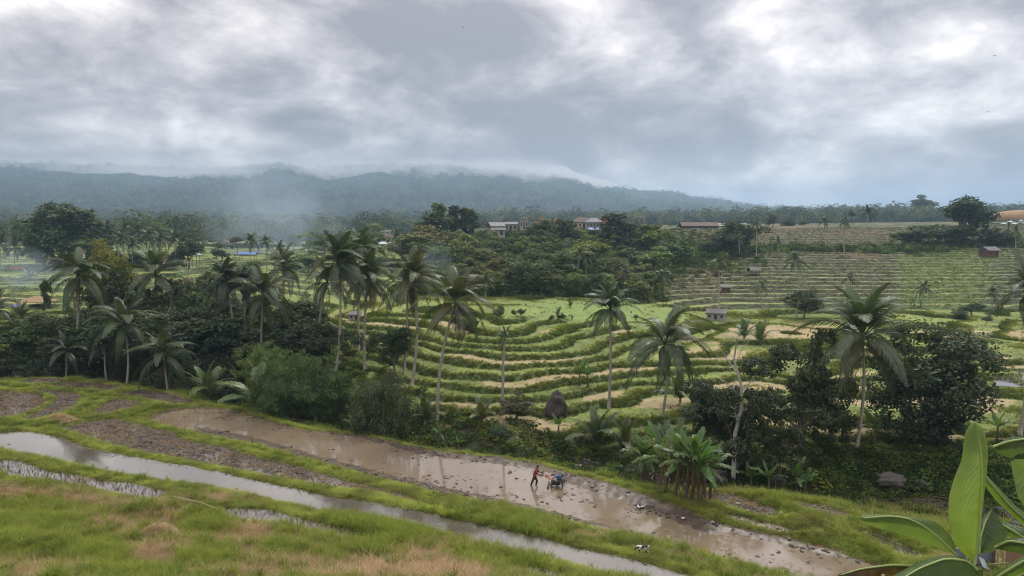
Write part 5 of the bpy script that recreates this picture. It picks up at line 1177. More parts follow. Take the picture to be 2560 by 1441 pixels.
house(2456, 2488, 639, 627, 618, gY(2472, 641), 'small field hut with a dark roof and red wall on the right slope', M_BRICK, M_DTIN, 'gable', depth=3, rz=.25, name='field_hut', cat='hut', openw=2, over=.35)
house(68, 128, 768, 754, 742, gY(98, 769), 'open thatched shelter with a tan roof on the left terraces', M_WOOD, M_THATCH, 'hip', depth=3.2, rz=-.25, name='thatched_shelter', cat='hut', open_sides=True, over=.4)
house(32, 62, 680, 673, 667, 205, 'low hut with a reddish roof by the left palms', M_BRICK, M_RTILE, 'gable', depth=2.5, name='field_hut', cat='hut', openw=2)
house(36, 54, 776, 769, 763, gY(45, 778), 'blue tarpaulin cover on poles near the thatched shelter', M_LBLUE, M_BLUE, 'gable', depth=1.4, name='tarp_shelter', cat='shelter', open_sides=True, over=.1)
house(366, 384, 783, 778, 771, 108, 'small orange tarpaulin shelter in the dark trees', M_WOOD, M_OTARP, 'gable', depth=1.2, name='tarp_shelter', cat='shelter', open_sides=True, over=.1)
house(874, 900, 798, 787, 782, gY(886, 799), 'small booth with a pale wall and tin roof behind the palm row', M_WHITE, M_TIN, 'shed', depth=1.5, name='field_booth', cat='hut', openw=2, over=.2)
house(476, 496, 645, 638, 632, 215, 'pale blue canopy beyond the left palms', M_LBLUE, M_LBLUE, 'pyramid', depth=2.4, name='canopy', cat='canopy', open_sides=True)
house(600, 640, 640, 636, 632, 230, 'long blue tarpaulin on the pale terraces below the smoke', M_BLUE, M_BLUE, 'gable', depth=2, name='tarp_shelter', cat='shelter', open_sides=True)
house(952, 974, 614, 610, 606, 260, 'white canopy sheet below the left village roofs', M_WHITE, M_LBLUE, 'shed', depth=3, name='canopy', cat='canopy', open_sides=True)
G_V = 'village on the ridge'
house(1300, 1320, 572, 552, 551, 238, 'white two-storey tower house with a brown cap roof', M_WHITE, M_WHITE, 'hip', depth=2.6, group=G_V, openw=3, over=.25)
house(1303, 1317, 551, 548, 543, 238.2, 'brown tiled lantern roof on the white tower house', M_WHITE, M_TILE, 'pyramid', depth=1.8, group=G_V, openw=3, over=.35, name='roof_lantern', cat='roof', sink=-10 + 10)
house(1432, 1480, 570, 557, 544, 246, 'long house with a steep dark brown roof on the ridge', M_CREAM, M_TILE, 'hip', depth=5, group=G_V, openw=5, rz=.12)
house(1464, 1503, 570, 557, 546, 240, 'grey-roofed house with a columned front beside the long house', M_WHITE, M_DTIN, 'hip', depth=4.5, group=G_V, openw=5)
house(1505, 1521, 570, 556, 546, 236, 'small pavilion with a bright orange roof and white posts', M_WHITE, M_ORANGE, 'pyramid', depth=2, group=G_V, open_sides=True, over=.3)
house(1384, 1404, 572, 557, 547, 248, 'house with a red tiled roof half hidden by the grove', M_CREAM, M_RTILE, 'hip', depth=3, group=G_V)
house(1222, 1256, 585, 567, 557, 236, 'grey gabled house with a pale staircase wall at the grove edge', M_GREYW, M_DTIN, 'gable', depth=4, group=G_V, rz=.4)
house(1262, 1292, 578, 562, 556, 242, 'low house with a dark flat roof left of the white tower house', M_WHITE, M_DTIN, 'shed', depth=3.5, group=G_V)
house(1230, 1262, 588, 576, 571, 231, 'pale-walled annex below the grey gabled house', M_WHITE, M_TIN, 'shed', depth=2.5, group=G_V, openw=2)
house(1474, 1494, 580, 575, 571, 232, 'blue tarpaulin shelter below the village roofs', M_WOOD, M_BLUE, 'gable', depth=2, group=G_V, name='tarp_shelter', cat='shelter', open_sides=True)
for px, lb in ((1590, 'dark stepped temple gate tower right of the bulky tree'), (1604, 'grey temple shrine with a tiered dark roof on the ridge')):
    X, Y, Z = at_y(px, 572, 240); o = thing('temple_tower', lb, 'temple tower', (X, Y, Z), 0, G_V)
    MB().box((0, 0, 1.0), (1.1, 1.1, 2.4)).build('base', M_GREYW, o)
    for k in range(3): roof_mesh(1.5 - .35 * k, 1.5 - .35 * k, .5, 'pyramid', over=.15).build('roof', M_DTIN, o, loc=(0, 0, 2.2 + .62 * k)); MB().box((0, 0, 2.3 + .62 * k), (.7 - .15 * k, .7 - .15 * k, .5)).build('tier', M_GREYW, o)
G_W = 'village beyond the left valley'
for px0, px1, b, e_, r_, Y, wl, rf, kd, lb in [(906,926,588,582,574,330,M_CREAM,M_TILE,'pyramid','brown pyramid-roofed pavilion of the left village'),(858,888,606,600,590,300,M_WOOD,M_TILE,'pyramid','dark wide pyramid-roofed pavilion of the left village'),(944,976,588,580,577,335,M_WHITE,M_TIN,'shed','pale flat-roofed house of the left village'),(938,952,594,587,584,320,M_BRICK,M_RTILE,'gable','red-roofed small house of the left village'),(940,985,603,594,585,310,M_GREYW,M_TILE,'gable','long brown-roofed house of the left village'),
      (490,530,616,610,603,370,M_CREAM,M_TILE,'hip','hazy brown-roofed house at the left of the far village'),(540,575,614,608,600,390,M_CREAM,M_RTILE,'hip','hazy house with a faded red roof in the far village'),(570,600,618,612,606,372,M_WHITE,M_RTILE,'hip','hazy low house in front of the faded red roof'),(600,630,612,607,600,400,M_WHITE,M_TILE,'hip','hazy house at the right of the far village')]:
    house(px0, px1, b, e_, r_, Y, lb, wl, rf, kd, group=G_W, openw=3)
house(1702, 1790, 574, 566, 557, 300, 'long low farm shed with a brown roof on the plateau edge', M_WOOD, M_TILE, 'gable', depth=6, name='farm_shed', cat='shed', openw=7)
house(1792, 1862, 572, 566, 559, 312, 'grey-roofed low farm shed behind the hedge palms', M_WOOD, M_DTIN, 'gable', depth=6, name='farm_shed', cat='shed', openw=5)
house(2488, 2625, 566, 549, 526, 228, 'restaurant pavilion with a wide domed thatch roof on the right ridge', M_WOOD, M_THATCH, 'dome', depth=11, name='pavilion', cat='pavilion', open_sides=True, over=1.0)
for k, (px, py, Y) in enumerate([(2510, 560, 219), (2526, 555, 222), (2537, 560, 219), (2553, 553, 222), (2564, 558, 220)]):
    X, _, zt = at_y(px, py - 3, Y); zg = hz(X, Y); o = thing('parasol', 'pale blue-grey parasol in front of the domed pavilion', 'parasol', (X, Y, zg), 0, 'parasols before the pavilion')
    MB().tube([(0, 0, -.1), (0, 0, zt - zg)], .05, 6).build('pole', M_WHITE, o)
    mb = MB(); n = 8; hgt = zt - zg; mb.add([(.95 * math.cos(k_ * math.pi / 4), .95 * math.sin(k_ * math.pi / 4), hgt - .42) for k_ in range(n)] + [(.3 * math.cos(k_ * math.pi / 4), .3 * math.sin(k_ * math.pi / 4), hgt - .12) for k_ in range(n)] + [(0, 0, hgt + .12)], [(i_, (i_ + 1) % n, n + (i_ + 1) % n, n + i_) for i_ in range(n)] + [(n + i_, n + (i_ + 1) % n, 2 * n) for i_ in range(n)])
    mb.build('canopy', M_PARA, o)

# ------------------------------------------------------------------ rocks
def rock(px, py, wpx, hpx, label, mat=M_ROCK, Y=None, peak=0.0, seed=0, group=None, zoff=0, name='boulder'):
    X, Yb, z = hit(px, py) if Y is None else (at_y(px, py, Y)[0], Y, at_y(px, py, Y)[2])
    w = wpx / FPX * Yb / 2; h = hpx / FPX * Yb
    bm = bmesh.new(); bmesh.ops.create_icosphere(bm, subdivisions=4, radius=1)
    for v in bm.verts:
        p = np.array(v.co); p = np.sign(p) * np.abs(p) ** .85; k = .55 + .9 * float(fbm(p[0] * 1.3 + seed * 7, p[1] * 1.3 + p[2] * 1.9 + seed, seed, 4))
        q = p * k
        if peak: q[0] *= 1 - peak * max(0, q[2]) * .55; q[0] += peak * .12 * q[2]
        v.co = Vector((q[0] * w, q[1] * w * .85, q[2] * h * (.62 if peak else .55) + h * .38))
    me = bpy.data.meshes.new(name); bm.to_mesh(me); bm.free(); me.materials.append(mat); me.polygons.foreach_set('use_smooth', [True] * len(me.polygons))
    o = link(name, me, None, (X, Yb, z + zoff)); tag(o, label, 'rock', group); return o
rock(1390, 1036, 54, 58, 'large dark pointed boulder standing beside the dry plot', M_DROCK, peak=1.0, seed=3)
G_R = 'rocks in the stream'
for k, (px, py, w_, h_, lb) in enumerate([(1467,1166,22,20,'pale pointed rock on the stream bank behind the tractor'),(1492,1168,30,14,'flat pale rock next to the pointed one'),(1545,1178,26,14,'grey rock half under the stream bushes'),(1785,1206,62,36,'broad grey boulder behind the banana clump'),(1945,1212,40,26,'rounded rock between the young bananas'),(2230,1216,70,34,'broad mossy boulder on the far stream bank'),(2300,1222,40,24,'brown rock beside the mossy boulder'),(2395,1325,42,44,'smooth grey rock at the near edge of the stream'),(248,952,32,14,'pale rock under the trees behind the ploughed plots'),(275,955,18,9,'small pale rock beside the larger pale one')]):
    rock(px, py, w_, h_, lb, M_ROCK, seed=10 + k, group=G_R)
for k, (px, py, w_) in enumerate([(2470,1300,30),(2500,1290,40),(2530,1305,34),(2480,1325,26),(2545,1330,44),(2515,1325,26),(2560,1310,30),(2455,1285,24),(2490,1345,30),(2440,1310,20),(2535,1350,30)]):
    rock(px, py, w_, w_ * .6, 'grey river stone in the rocky stretch behind the big banana leaves', M_ROCK, seed=30 + k, group='river stones', name='river_stone')
# brush pile
X, Y, Z = hit(2320, 1275); o = thing('brush_pile', 'heap of dead brown branches by the mossy boulder', 'branches', (X, Y, Z)); r_ = random.Random(9); mb = MB()
for k in range(70):
    a = r_.uniform(-.6, .6); l = r_.uniform(.6, 2.0); c = Vector((r_.uniform(-1.8, 1.8), r_.uniform(-.7, .7), r_.uniform(.05, .7))); d = Vector((math.cos(a), math.sin(a) * .6, r_.uniform(-.25, .35))) * l
    mb.tube([c - d * .5, c + Vector((0, 0, r_.uniform(-.1, .1))), c + d * .5], [.028, .022, .01], 4)
mb.build('branches', plain('dead_branch', (.13, .095, .075), .9, 6, .4), o)

# ------------------------------------------------------------------ farmer
M_SHIRT = plain('red_brown_shirt', (.20, .055, .04), .9, 8, .3); M_TROUS = plain('muddy_trousers', (.035, .032, .035), .9, 8, .3); M_SKIN = plain('skin', (.17, .085, .055), .6, 6, .1); M_CAP = plain('grey_cap', (.22, .18, .18), .9, 6, .2); M_HAIR = plain('black_hair', (.015, .012, .012), .6, 6, .2)
FX_, FY_, _ = at_z(1336, 1213, 0.0); FACE = -.12
far_o = thing('person', 'farmer in a red-brown shirt and dark trousers steering the tractor through the mud', 'person', (FX_, FY_, -.22), FACE)
def skin_body(J, E, root, levels=1):
    me = bpy.data.meshes.new('sk'); ks = list(J); me.from_pydata([J[k][0] for k in ks], [], [(ks.index(a), ks.index(b)) for a, b in E]); o = bpy.data.objects.new('sk', me); COL.objects.link(o)
    o.modifiers.new('s', 'SKIN'); sv_ = me.skin_vertices[0].data
    for i, k in enumerate(ks): q = J[k][1]; sv_[i].radius = q if hasattr(q, '__len__') else (q, q); sv_[i].use_root = (k == root)
    m = o.modifiers.new('u', 'SUBSURF'); m.levels = levels; m.render_levels = levels
    dg = bpy.context.evaluated_depsgraph_get(); dg.update(); ev = o.evaluated_get(dg); m2 = bpy.data.meshes.new_from_object(ev); bpy.data.objects.remove(o); return m2
# x = forward (towards the tractor), y = left, z = up; leaning forward on the handles
J = {'pelvis': ((0, 0, .88), (.15, .165)), 'waist': ((.05, 0, 1.06), (.145, .165)), 'chest': ((.13, 0, 1.27), (.15, .18)), 'neckb': ((.19, 0, 1.42), (.07, .075)), 'neck': ((.225, 0, 1.49), .052), 'head1': ((.25, 0, 1.57), (.085, .075)), 'head2': ((.265, 0, 1.66), (.092, .08)), 'head3': ((.26, 0, 1.72), (.06, .055))}
E = [('pelvis', 'waist'), ('waist', 'chest'), ('chest', 'neckb'), ('neckb', 'neck'), ('neck', 'head1'), ('head1', 'head2'), ('head2', 'head3')]
for s, n in ((1, 'l'), (-1, 'r')):
    st = .17 * s
    J.update({n + 'hip': ((-.0, .09 * s, .82), .112), n + 'knee': ((.02 + st, .11 * s, .47), .08), n + 'ank': ((-.10 + st, .11 * s, .10), .06), n + 'toe': ((.07 + st, .12 * s, .04), .04),
        n + 'sh': ((.15, .19 * s, 1.38), .065), n + 'elb': ((.27, .25 * s, 1.13), .06), n + 'wr': ((.50, .22 * s, 1.03), .034), n + 'palm': ((.57, .22 * s, 1.01), (.036, .022))})
    E += [('pelvis', n + 'hip'), (n + 'hip', n + 'knee'), (n + 'knee', n + 'ank'), (n + 'ank', n + 'toe'), ('chest', n + 'sh'), (n + 'sh', n + 'elb'), (n + 'elb', n + 'wr'), (n + 'wr', n + 'palm')]
    for f in range(4):
        yy = .22 * s + (f - 1.5) * .021; ln = (.07, .08, .075, .06)[f]
        J.update({f'{n}f{f}a': ((.60, yy, 1.02), .009), f'{n}f{f}b': ((.60 + ln * .6, yy, 1.01), .0085), f'{n}f{f}c': ((.60 + ln * .5, yy, .975), .008)}); E += [(n + 'palm', f'{n}f{f}a'), (f'{n}f{f}a', f'{n}f{f}b'), (f'{n}f{f}b', f'{n}f{f}c')]
    J.update({n + 'th1': ((.57, .22 * s - .045 * s, 1.0), .010), n + 'th2': ((.605, .22 * s - .05 * s, .975), .009)}); E += [(n + 'palm', n + 'th1'), (n + 'th1', n + 'th2')]
bme = skin_body(J, E, 'pelvis', 2)
for m in (M_SHIRT, M_TROUS, M_SKIN): bme.materials.append(m)
for p in bme.polygons:
    c = p.center; p.use_smooth = True
    p.material_index = 1 if c.z < .86 and c.x < .4 else (2 if c.z > 1.455 or c.x > .47 else 0)
link('body', bme, far_o)
mb = MB(); mb.ball((.255, 0, 1.70), (.105, .092, .075), 10, 6); mb.box((.35, 0, 1.685), (.12, .13, .012), (0, .15, 0)); mb.build('cap', M_CAP, far_o, True)
mb = MB(); mb.ball((.215, 0, 1.61), (.07, .084, .09), 10, 6); mb.build('hair', M_HAIR, far_o, True)
mb = MB(); mb.add([(.335, -.012, 1.60), (.335, .012, 1.60), (.362, 0, 1.597), (.34, 0, 1.64)], [(0, 1, 2), (1, 3, 2), (3, 0, 2), (0, 3, 1)]); mb.build('nose', M_SKIN, far_o)
for s in (1, -1):
    MB().ball((.338, .03 * s, 1.638), (.008, .012, .008), 6, 4).build('eye', M_HAIR, far_o); MB().ball((.255, .078 * s, 1.61), (.022, .01, .03), 6, 4).build('ear', M_SKIN, far_o)
MB().box((.334, 0, 1.563), (.01, .04, .008)).build('mouth', M_BRICK, far_o)
# cloth hanging from the cap over the neck
MB().add([(.15, -.08, 1.68), (.15, .08, 1.68), (.08, .10, 1.44), (.08, -.10, 1.44), (.13, -.08, 1.68), (.13, .08, 1.68), (.06, .10, 1.44), (.06, -.10, 1.44)], [(0, 1, 2, 3), (7, 6, 5, 4), (0, 3, 7, 4), (1, 0, 4, 5), (2, 1, 5, 6), (3, 2, 6, 7)]).build('neck_cloth', M_SHIRT, far_o)
# ------------------------------------------------------------------ walking tractor
M_RED = plain('red_paint', (.42, .035, .03), .45, 8, .2); M_EBLUE = plain('blue_paint', (.045, .10, .27), .5, 8, .3); M_IRON = plain('muddy_iron', (.05, .045, .04), .6, 8, .4)
tr_o = thing('walking_tractor', 'muddy two-wheel tractor with red handlebars and a blue engine in the paddy', 'tractor', (FX_, FY_, -.15), FACE)
for s in (1, -1):
    MB().tube([(.50, .22 * s, .985), (.62, .22 * s, .975), (1.05, .20 * s, .72), (1.35, .14 * s, .52)], .021, 8).build('handlebar', M_RED, tr_o, True)
    MB().tube([(.46, .22 * s, .99), (.60, .22 * s, .975)], .03, 8).build('grip', M_IRON, tr_o, True)
    w_ = MB(); n = 14
    for off in (0, .22):
        ring = [(1.62 + .40 * math.cos(k * 2 * math.pi / 20), s * (.36 + off), .30 + .40 * math.sin(k * 2 * math.pi / 20)) for k in range(21)]; w_.tube(ring, .016, 5, False)
    wheel = w_.build('wheel', M_IRON, tr_o)
    for k in range(n):
        a = k * 2 * math.pi / n; MB().box((1.62 + .40 * math.cos(a), s * .47, .30 + .40 * math.sin(a)), (.09, .30, .012), (0, -a + .5, 0)).build('lug', M_IRON, wheel)
    for k in range(4):
        a = k * math.pi / 2 + .4; MB().tube([(1.62, s * .36, .30), (1.62 + .40 * math.cos(a), s * .36, .30 + .40 * math.sin(a))], .014, 5).build('spoke', M_IRON, wheel)
MB().tube([(1.62, -.6, .30), (1.62, .6, .30)], .03, 8).build('axle', M_IRON, tr_o)
mb = MB(); mb.box((1.5, 0, .36), (.62, .26, .22)); mb.box((1.32, 0, .50), (.24, .2, .2)); mb.tube([(1.05, -.13, .62), (1.05, .13, .62)], .02, 6); mb.build('gearbox', M_IRON, tr_o)
mb = MB(); mb.box((1.82, 0, .56), (.44, .32, .34)); mb.build('engine', M_IRON, tr_o)
eng = MB().box((1.74, 0, .83), (.34, .28, .20)).build('fuel_tank', M_EBLUE, tr_o); MB().tube([(1.74, 0, .92), (1.74, 0, .97)], .045, 8).build('cap', M_IRON, eng)
MB().tube([(2.06, -.18, .6), (2.06, -.24, .6)], .17, 14).build('flywheel', M_TIN, tr_o); MB().tube([(1.95, .12, .72), (1.95, .12, 1.0), (2.05, .12, 1.02)], .03, 7).build('exhaust', M_TIN, tr_o, True)
mb = MB(); mb.tube([(2.05, 0, .42), (2.28, 0, .48), (2.32, 0, .62)], .025, 6); mb.tube([(2.3, -.2, .5), (2.3, .2, .5)], .02, 6); mb.build('bumper', M_IRON, tr_o)
mb = MB(); mb.box((.98, 0, .17), (.10, 1.3, .22), (0, .3, 0)); [mb.tube([(.98, y_, .2), (.90, y_, -.02)], .018, 5) for y_ in np.linspace(-.6, .6, 9)]; mb.tube([(1.3, .1, .36), (1.0, .2, .22)], .025, 6); mb.tube([(1.3, -.1, .36), (1.0, -.2, .22)], .025, 6); mb.build('harrow', M_IRON, tr_o)
# ------------------------------------------------------------------ dog
M_FUR, nt = newmat('black_and_white_fur'); co = nd(nt, 'ShaderNodeTexCoord').outputs['Object']
fu_ = ramp(nt, noise(nt, co, 5.5, 1, .4), ((.44, (.02, .02, .022)), (.50, (.62, .6, .56))), 'LINEAR'); out(nt, nd(nt, 'ShaderNodeBsdfPrincipled', {'Base Color': fu_, 'Roughness': .9}).outputs[0])
X, Y, Z = hit(1607, 1386)
dog = thing('dog', 'black and white dog sniffing the grass bank beside the grey water strip', 'dog', (X, Y, Z), math.pi - .25)
J = {'rump': ((-.22, 0, .42), (.085, .09)), 'belly': ((-.06, 0, .41), (.082, .085)), 'chest': ((.14, 0, .40), (.095, .10)), 'neck': ((.25, 0, .42), .065), 'head': ((.34, 0, .34), (.062, .06)), 'muz': ((.41, 0, .25), .032), 'nose': ((.44, 0, .21), .02), 't1': ((-.31, 0, .47), .025), 't2': ((-.38, 0, .56), .018), 't3': ((-.37, 0, .64), .012)}
E = [('rump', 'belly'), ('belly', 'chest'), ('chest', 'neck'), ('neck', 'head'), ('head', 'muz'), ('muz', 'nose'), ('rump', 't1'), ('t1', 't2'), ('t2', 't3')]
for s, n in ((1, 'l'), (-1, 'r')):
    J.update({n + 'f1': ((.16, .07 * s, .30), .042), n + 'f2': ((.15 + .02 * s, .07 * s, .16), .026), n + 'f3': ((.16 + .02 * s, .07 * s, .03), .02), n + 'f4': ((.19 + .02 * s, .07 * s, .015), .02),
        n + 'h1': ((-.20, .07 * s, .30), .055), n + 'h2': ((-.17, .075 * s, .21), .034), n + 'h3': ((-.27 + .03 * s, .075 * s, .13), .022), n + 'h4': ((-.25 + .03 * s, .075 * s, .025), .019), n + 'h5': ((-.215 + .03 * s, .075 * s, .015), .019), n + 'e1': ((.32, .05 * s, .40), .018), n + 'e2': ((.31, .075 * s, .45), .008)})
    E += [('chest', n + 'f1'), (n + 'f1', n + 'f2'), (n + 'f2', n + 'f3'), (n + 'f3', n + 'f4'), ('rump', n + 'h1'), (n + 'h1', n + 'h2'), (n + 'h2', n + 'h3'), (n + 'h3', n + 'h4'), (n + 'h4', n + 'h5'), ('head', n + 'e1'), (n + 'e1', n + 'e2')]
dm = skin_body(J, E, 'belly', 2); dm.materials.append(M_FUR); dm.polygons.foreach_set('use_smooth', [True] * len(dm.polygons)); link('body', dm, dog)
MB().ball((.452, 0, .205), (.012, .015, .011), 6, 4).build('nose', M_HAIR, dog)
for s in (1, -1): MB().ball((.375, .042 * s, .335), (.009, .009, .009), 6, 4).build('eye', M_HAIR, dog)

# ------------------------------------------------------------------ small things
def sheet(px, py, wpx, label, seed, mat=M_PLASTIC, name='plastic_sheet', tall=.16):
    X, Y, Z = hit(px, py); Z = max(Z, 0.0); w = wpx / FPX * Y; r = np.random.default_rng(seed); n = 9; V = []
    for a in range(n):
        for b in range(n):
            u, v = a / (n - 1) - .5, b / (n - 1) - .5; V.append((w * u * (1 + .3 * r.normal() * .4), w * .7 * v * (1 + .5 * u), .02 + tall * max(0, float(vnoise(u * 4 + seed, v * 4, seed)) - .25) + .02 * r.random()))
    V += [(a, b, c - .012) for a, b, c in V]; k = n * n
    F = [(i * n + j, (i + 1) * n + j, (i + 1) * n + j + 1, i * n + j + 1) for i in range(n - 1) for j in range(n - 1)]; F += [tuple(k + q for q in f[::-1]) for f in F]
    o = MB().add(V, F).build(name, mat, None, loc=(X, Y, Z), rot=(0, 0, seed)); tag(o, label, 'plastic sheet'); return o
sheet(1602, 1269, 26, 'crumpled white plastic sheet lying in the churned mud', 1); sheet(1709, 1298, 11, 'small grey-white plastic scrap near the right bank of the brown paddy', 2); sheet(1845, 1262, 15, 'torn white plastic strip in the small plot beyond the bananas', 3); sheet(1953, 1286, 13, 'white plastic bag in the corner of the small plot', 4); sheet(1782, 1308, 10, 'thin pale plastic strip at the upper edge of the brown paddy', 5)
a, b = Vector(hit(434, 1257)), Vector(hit(572, 1291)); pole = MB().tube([a + Vector((0, 0, .35)), (a + b) / 2 + Vector((0, 0, .42)), b + Vector((0, 0, .15))], [.03, .026, .018], 7).build('bamboo_pole', M_BAMB); tag(pole, 'long pale bamboo pole lying in the grass', 'pole')
a = Vector(hit(150, 1073)); pp = MB().tube([a, a + Vector((.12, 0, .55))], .04, 7).build('stake', M_WHITE); tag(pp, 'short white stake stuck in the bank by the water strip', 'stake')
X, Y, Z = hit(38, 932); o = thing('sack', 'bright blue plastic sack hanging by the left banana clump', 'sack', (X, Y, Z)); MB().ball((0, 0, .45), (.28, .25, .42), 10, 7).build('bag', M_BLUE, o, True); MB().tube([(0, 0, .8), (.03, 0, 1.0)], [.1, .04], 7).build('neck', M_BLUE, o, True)
def straw_heap(px, py, wpx, hpx, label, seed):
    X, Y, Z = hit(px, py); w = wpx / FPX * Y / 2; h = hpx / FPX * Y; r = np.random.default_rng(seed); n = 1500
    a = r.random(n) * 6.28; q = np.sqrt(r.random(n)); P = np.stack([np.cos(a) * q * w, np.sin(a) * q * w * .7, h * (1 - q ** 2) * (.6 + .5 * r.random(n))], -1)
    V, F, v = leaf_cloud(P, unit(r.normal(size=(n, 3)) * .35 + np.array([0, 0, 1.0]) + P * np.array([.5, .5, 0])), .45, .05, r, .1)
    o = link('straw_heap', mesh_np('straw_heap', V, F, M_LEAF, {'v': ('FLOAT', v.astype(np.float32))}), None, (X, Y, Z), color=(.38, .28, .16)); tag(o, label, 'straw heap')
straw_heap(148, 1052, 85, 16, 'low heap of brown straw on the bank between the ploughed plots', 1); straw_heap(395, 1340, 110, 30, 'flattened heap of dry straw in the foreground', 2)
# ------------------------------------------------------------------ low shelter at the lower right
X, Y, Z = hit(2480, 1432); sh = thing('low_shelter', 'low lean-to of blue-grey sheets and pale posts behind the large banana leaves', 'shelter', (X, Y, Z)); s_ = Y / FPX
def sx_(px): return (px - 2480) * s_
def sz_(py): return (1432 - py) * s_
MB().box((sx_(2440), .35, sz_(1404)), (100 * s_, .04, 62 * s_), (.12, 0, 0)).build('wall_sheet', M_SLATE, sh); MB().box((sx_(2555), .30, sz_(1398)), (80 * s_, .04, 46 * s_), (.12, 0, .05)).build('woven_panel', plain('woven_panel', (.32, .19, .14), .9, 30, .4), sh)
for px, w_ in ((2415, 4), (2424, 4), (2485, 7), (2497, 4), (2513, 4)): MB().tube([(sx_(px), .1, -.1), (sx_(px) + .03, .12, sz_(1368))], w_ * s_ * .6, 7).build('post', M_BAMB if w_ < 6 else M_WOOD, sh)
MB().tube([(sx_(2462), -.05, sz_(1409)), (sx_(2520), -.05, sz_(1404))], .02, 6).build('rail', M_BAMB, sh)
MB().add([(sx_(2440), -.1, sz_(1388)), (sx_(2452), -.12, sz_(1392)), (sx_(2470), -.2, sz_(1424)), (sx_(2448), -.2, sz_(1412)), (sx_(2440), -.08, sz_(1388)), (sx_(2452), -.1, sz_(1392)), (sx_(2470), -.18, sz_(1424)), (sx_(2448), -.18, sz_(1412))], [(0, 1, 2, 3), (7, 6, 5, 4), (0, 3, 7, 4), (1, 0, 4, 5), (2, 1, 5, 6), (3, 2, 6, 7)]).build('tarp_flap', M_LBLUE, sh)
# ------------------------------------------------------------------ big banana plant close by
YB = 9.0; bx0 = at_y(2445, 1430, YB); zg = hz(bx0[0], YB)
big = thing('banana_plant', 'big banana plant with broad bright leaves standing close at the edge of the slope', 'banana plant', (bx0[0], YB, zg))
top = Vector(bx0) - Vector((bx0[0], YB, zg))
MB().tube([(0, 0, -.2), (.02, 0, top.z * .5), top + Vector((0, 0, -.2)), top + Vector((0, 0, .05))], [.15, .12, .09, .05], 12).build('stem', plain('green_stem', (.17, .22, .07), .5, 4, .3), big, True)
def big_leaf(name, mid, left, right, ys, col, label=None, n=26, m=9, curl=.10, tear=0):
    """leaf surface through its midrib and two edges (photo outlines), each row at its own distance"""
    def rs(P, k):
        P = np.array(P, float); d = np.concatenate([[0], np.cumsum(np.hypot(*np.diff(P, axis=0).T))]); t = np.linspace(0, d[-1], k)
        # smooth with a small kernel
        Q = np.stack([np.interp(t, d, P[:, 0]), np.interp(t, d, P[:, 1])], -1)
        for _ in range(2): Q[1:-1] = (Q[:-2] + Q[1:-1] * 2 + Q[2:]) / 4
        return Q
    Mi, Le, Ri = rs(mid, n), rs(left, n), rs(right, n); Yd = np.interp(np.linspace(0, 1, n), np.linspace(0, 1, len(ys)), ys); V = []; vv = []; r = np.random.default_rng(len(name) + n)
    for i in range(n):
        lat = r.normal() * .05
        for j in range(m):
            s = j / (m - 1) * 2 - 1; e = Le[i] if s < 0 else Ri[i]; a = abs(s) ** 1.0; q = Mi[i] * (1 - a) + e * a
            wv = .012 * math.sin(i * 2.1 + 3 * s) * abs(s)
            p = Vector(at_y(q[0], q[1], Yd[i] + curl * (abs(s) ** 1.6) - .03 * (1 - abs(s)) + wv)); V.append(p - Vector((bx0[0], YB, zg))); vv.append(min(1, max(0, .5 + lat + .12 * r.normal() * .5 + (.35 if j == m // 2 else 0))))
    F = []
    for i in range(n - 1):
        for j in range(m - 1):
            if tear and j in (0, 1, m - 3, m - 2) and r.random() < tear: continue
            F.append((i * m + j, i * m + j + 1, (i + 1) * m + j + 1, (i + 1) * m + j))
    o = link('leaf', mesh_np('leaf', np.array(V), np.array(F), M_BIG, {'v': ('FLOAT', np.array(vv, np.float32))}, smooth=True), big, color=col)
    rib = MB(); rib.tube([Vector(at_y(*Mi[i], Yd[i] - .035)) - Vector((bx0[0], YB, zg)) for i in range(0, n, 2)], [.016 * (1 - .75 * i / n) for i in range(0, n, 2)], 6)
    rib.build('midrib', M_RIB, o, True)
    if label: o['label'] = label
    return o
M_BIG = leafmat('broad_banana_leaf', transl=.5, gloss=.05, vamt=.25, rough=.35)
def vein(m):
    nt = m.node_tree
    w = nd(nt, 'ShaderNodeTexWave', {'Scale': 22.0, 'Distortion': .6, 'Detail': 1.0}, bands_direction='Z'); nt.links.new(nd(nt, 'ShaderNodeTexCoord').outputs['Object'], w.inputs['Vector'])
    b = nd(nt, 'ShaderNodeBump', {'Strength': .55, 'Distance': .012, 'Height': w.outputs[0]})
    for n in nt.nodes:
        if n.type in ('BSDF_DIFFUSE', 'BSDF_GLOSSY'): nt.links.new(b.outputs[0], n.inputs['Normal'])
vein(M_BIG)
nt = M_BIG.node_tree; co = nd(nt, 'ShaderNodeTexCoord').outputs['Object']; wz = noise(nt, co, 3.0, 5, .6); sp_ = noise(nt, co, 26.0, 3, .5)
for n in nt.nodes:
    if n.type in ('BSDF_DIFFUSE', 'BSDF_TRANSLUCENT'):
        c_in = n.inputs['Color'].links[0].from_socket; k_ = mth(nt, 'MULTIPLY_ADD', wz, .9, .55)
        c2 = vmt(nt, 'MULTIPLY', c_in, nd(nt, 'ShaderNodeCombineXYZ', {0: mth(nt, 'MULTIPLY_ADD', wz, 1.3, .35), 1: k_, 2: k_}).outputs[0])
        nt.links.new(mixc(nt, mth(nt, 'MULTIPLY', mth(nt, 'SUBTRACT', sp_, .68, clamp=True), 6.0, clamp=True), c2, (.16, .10, .03)), n.inputs['Color'])
M_RIB = plain('pale_midrib', (.30, .38, .13), .5, 4, .15)
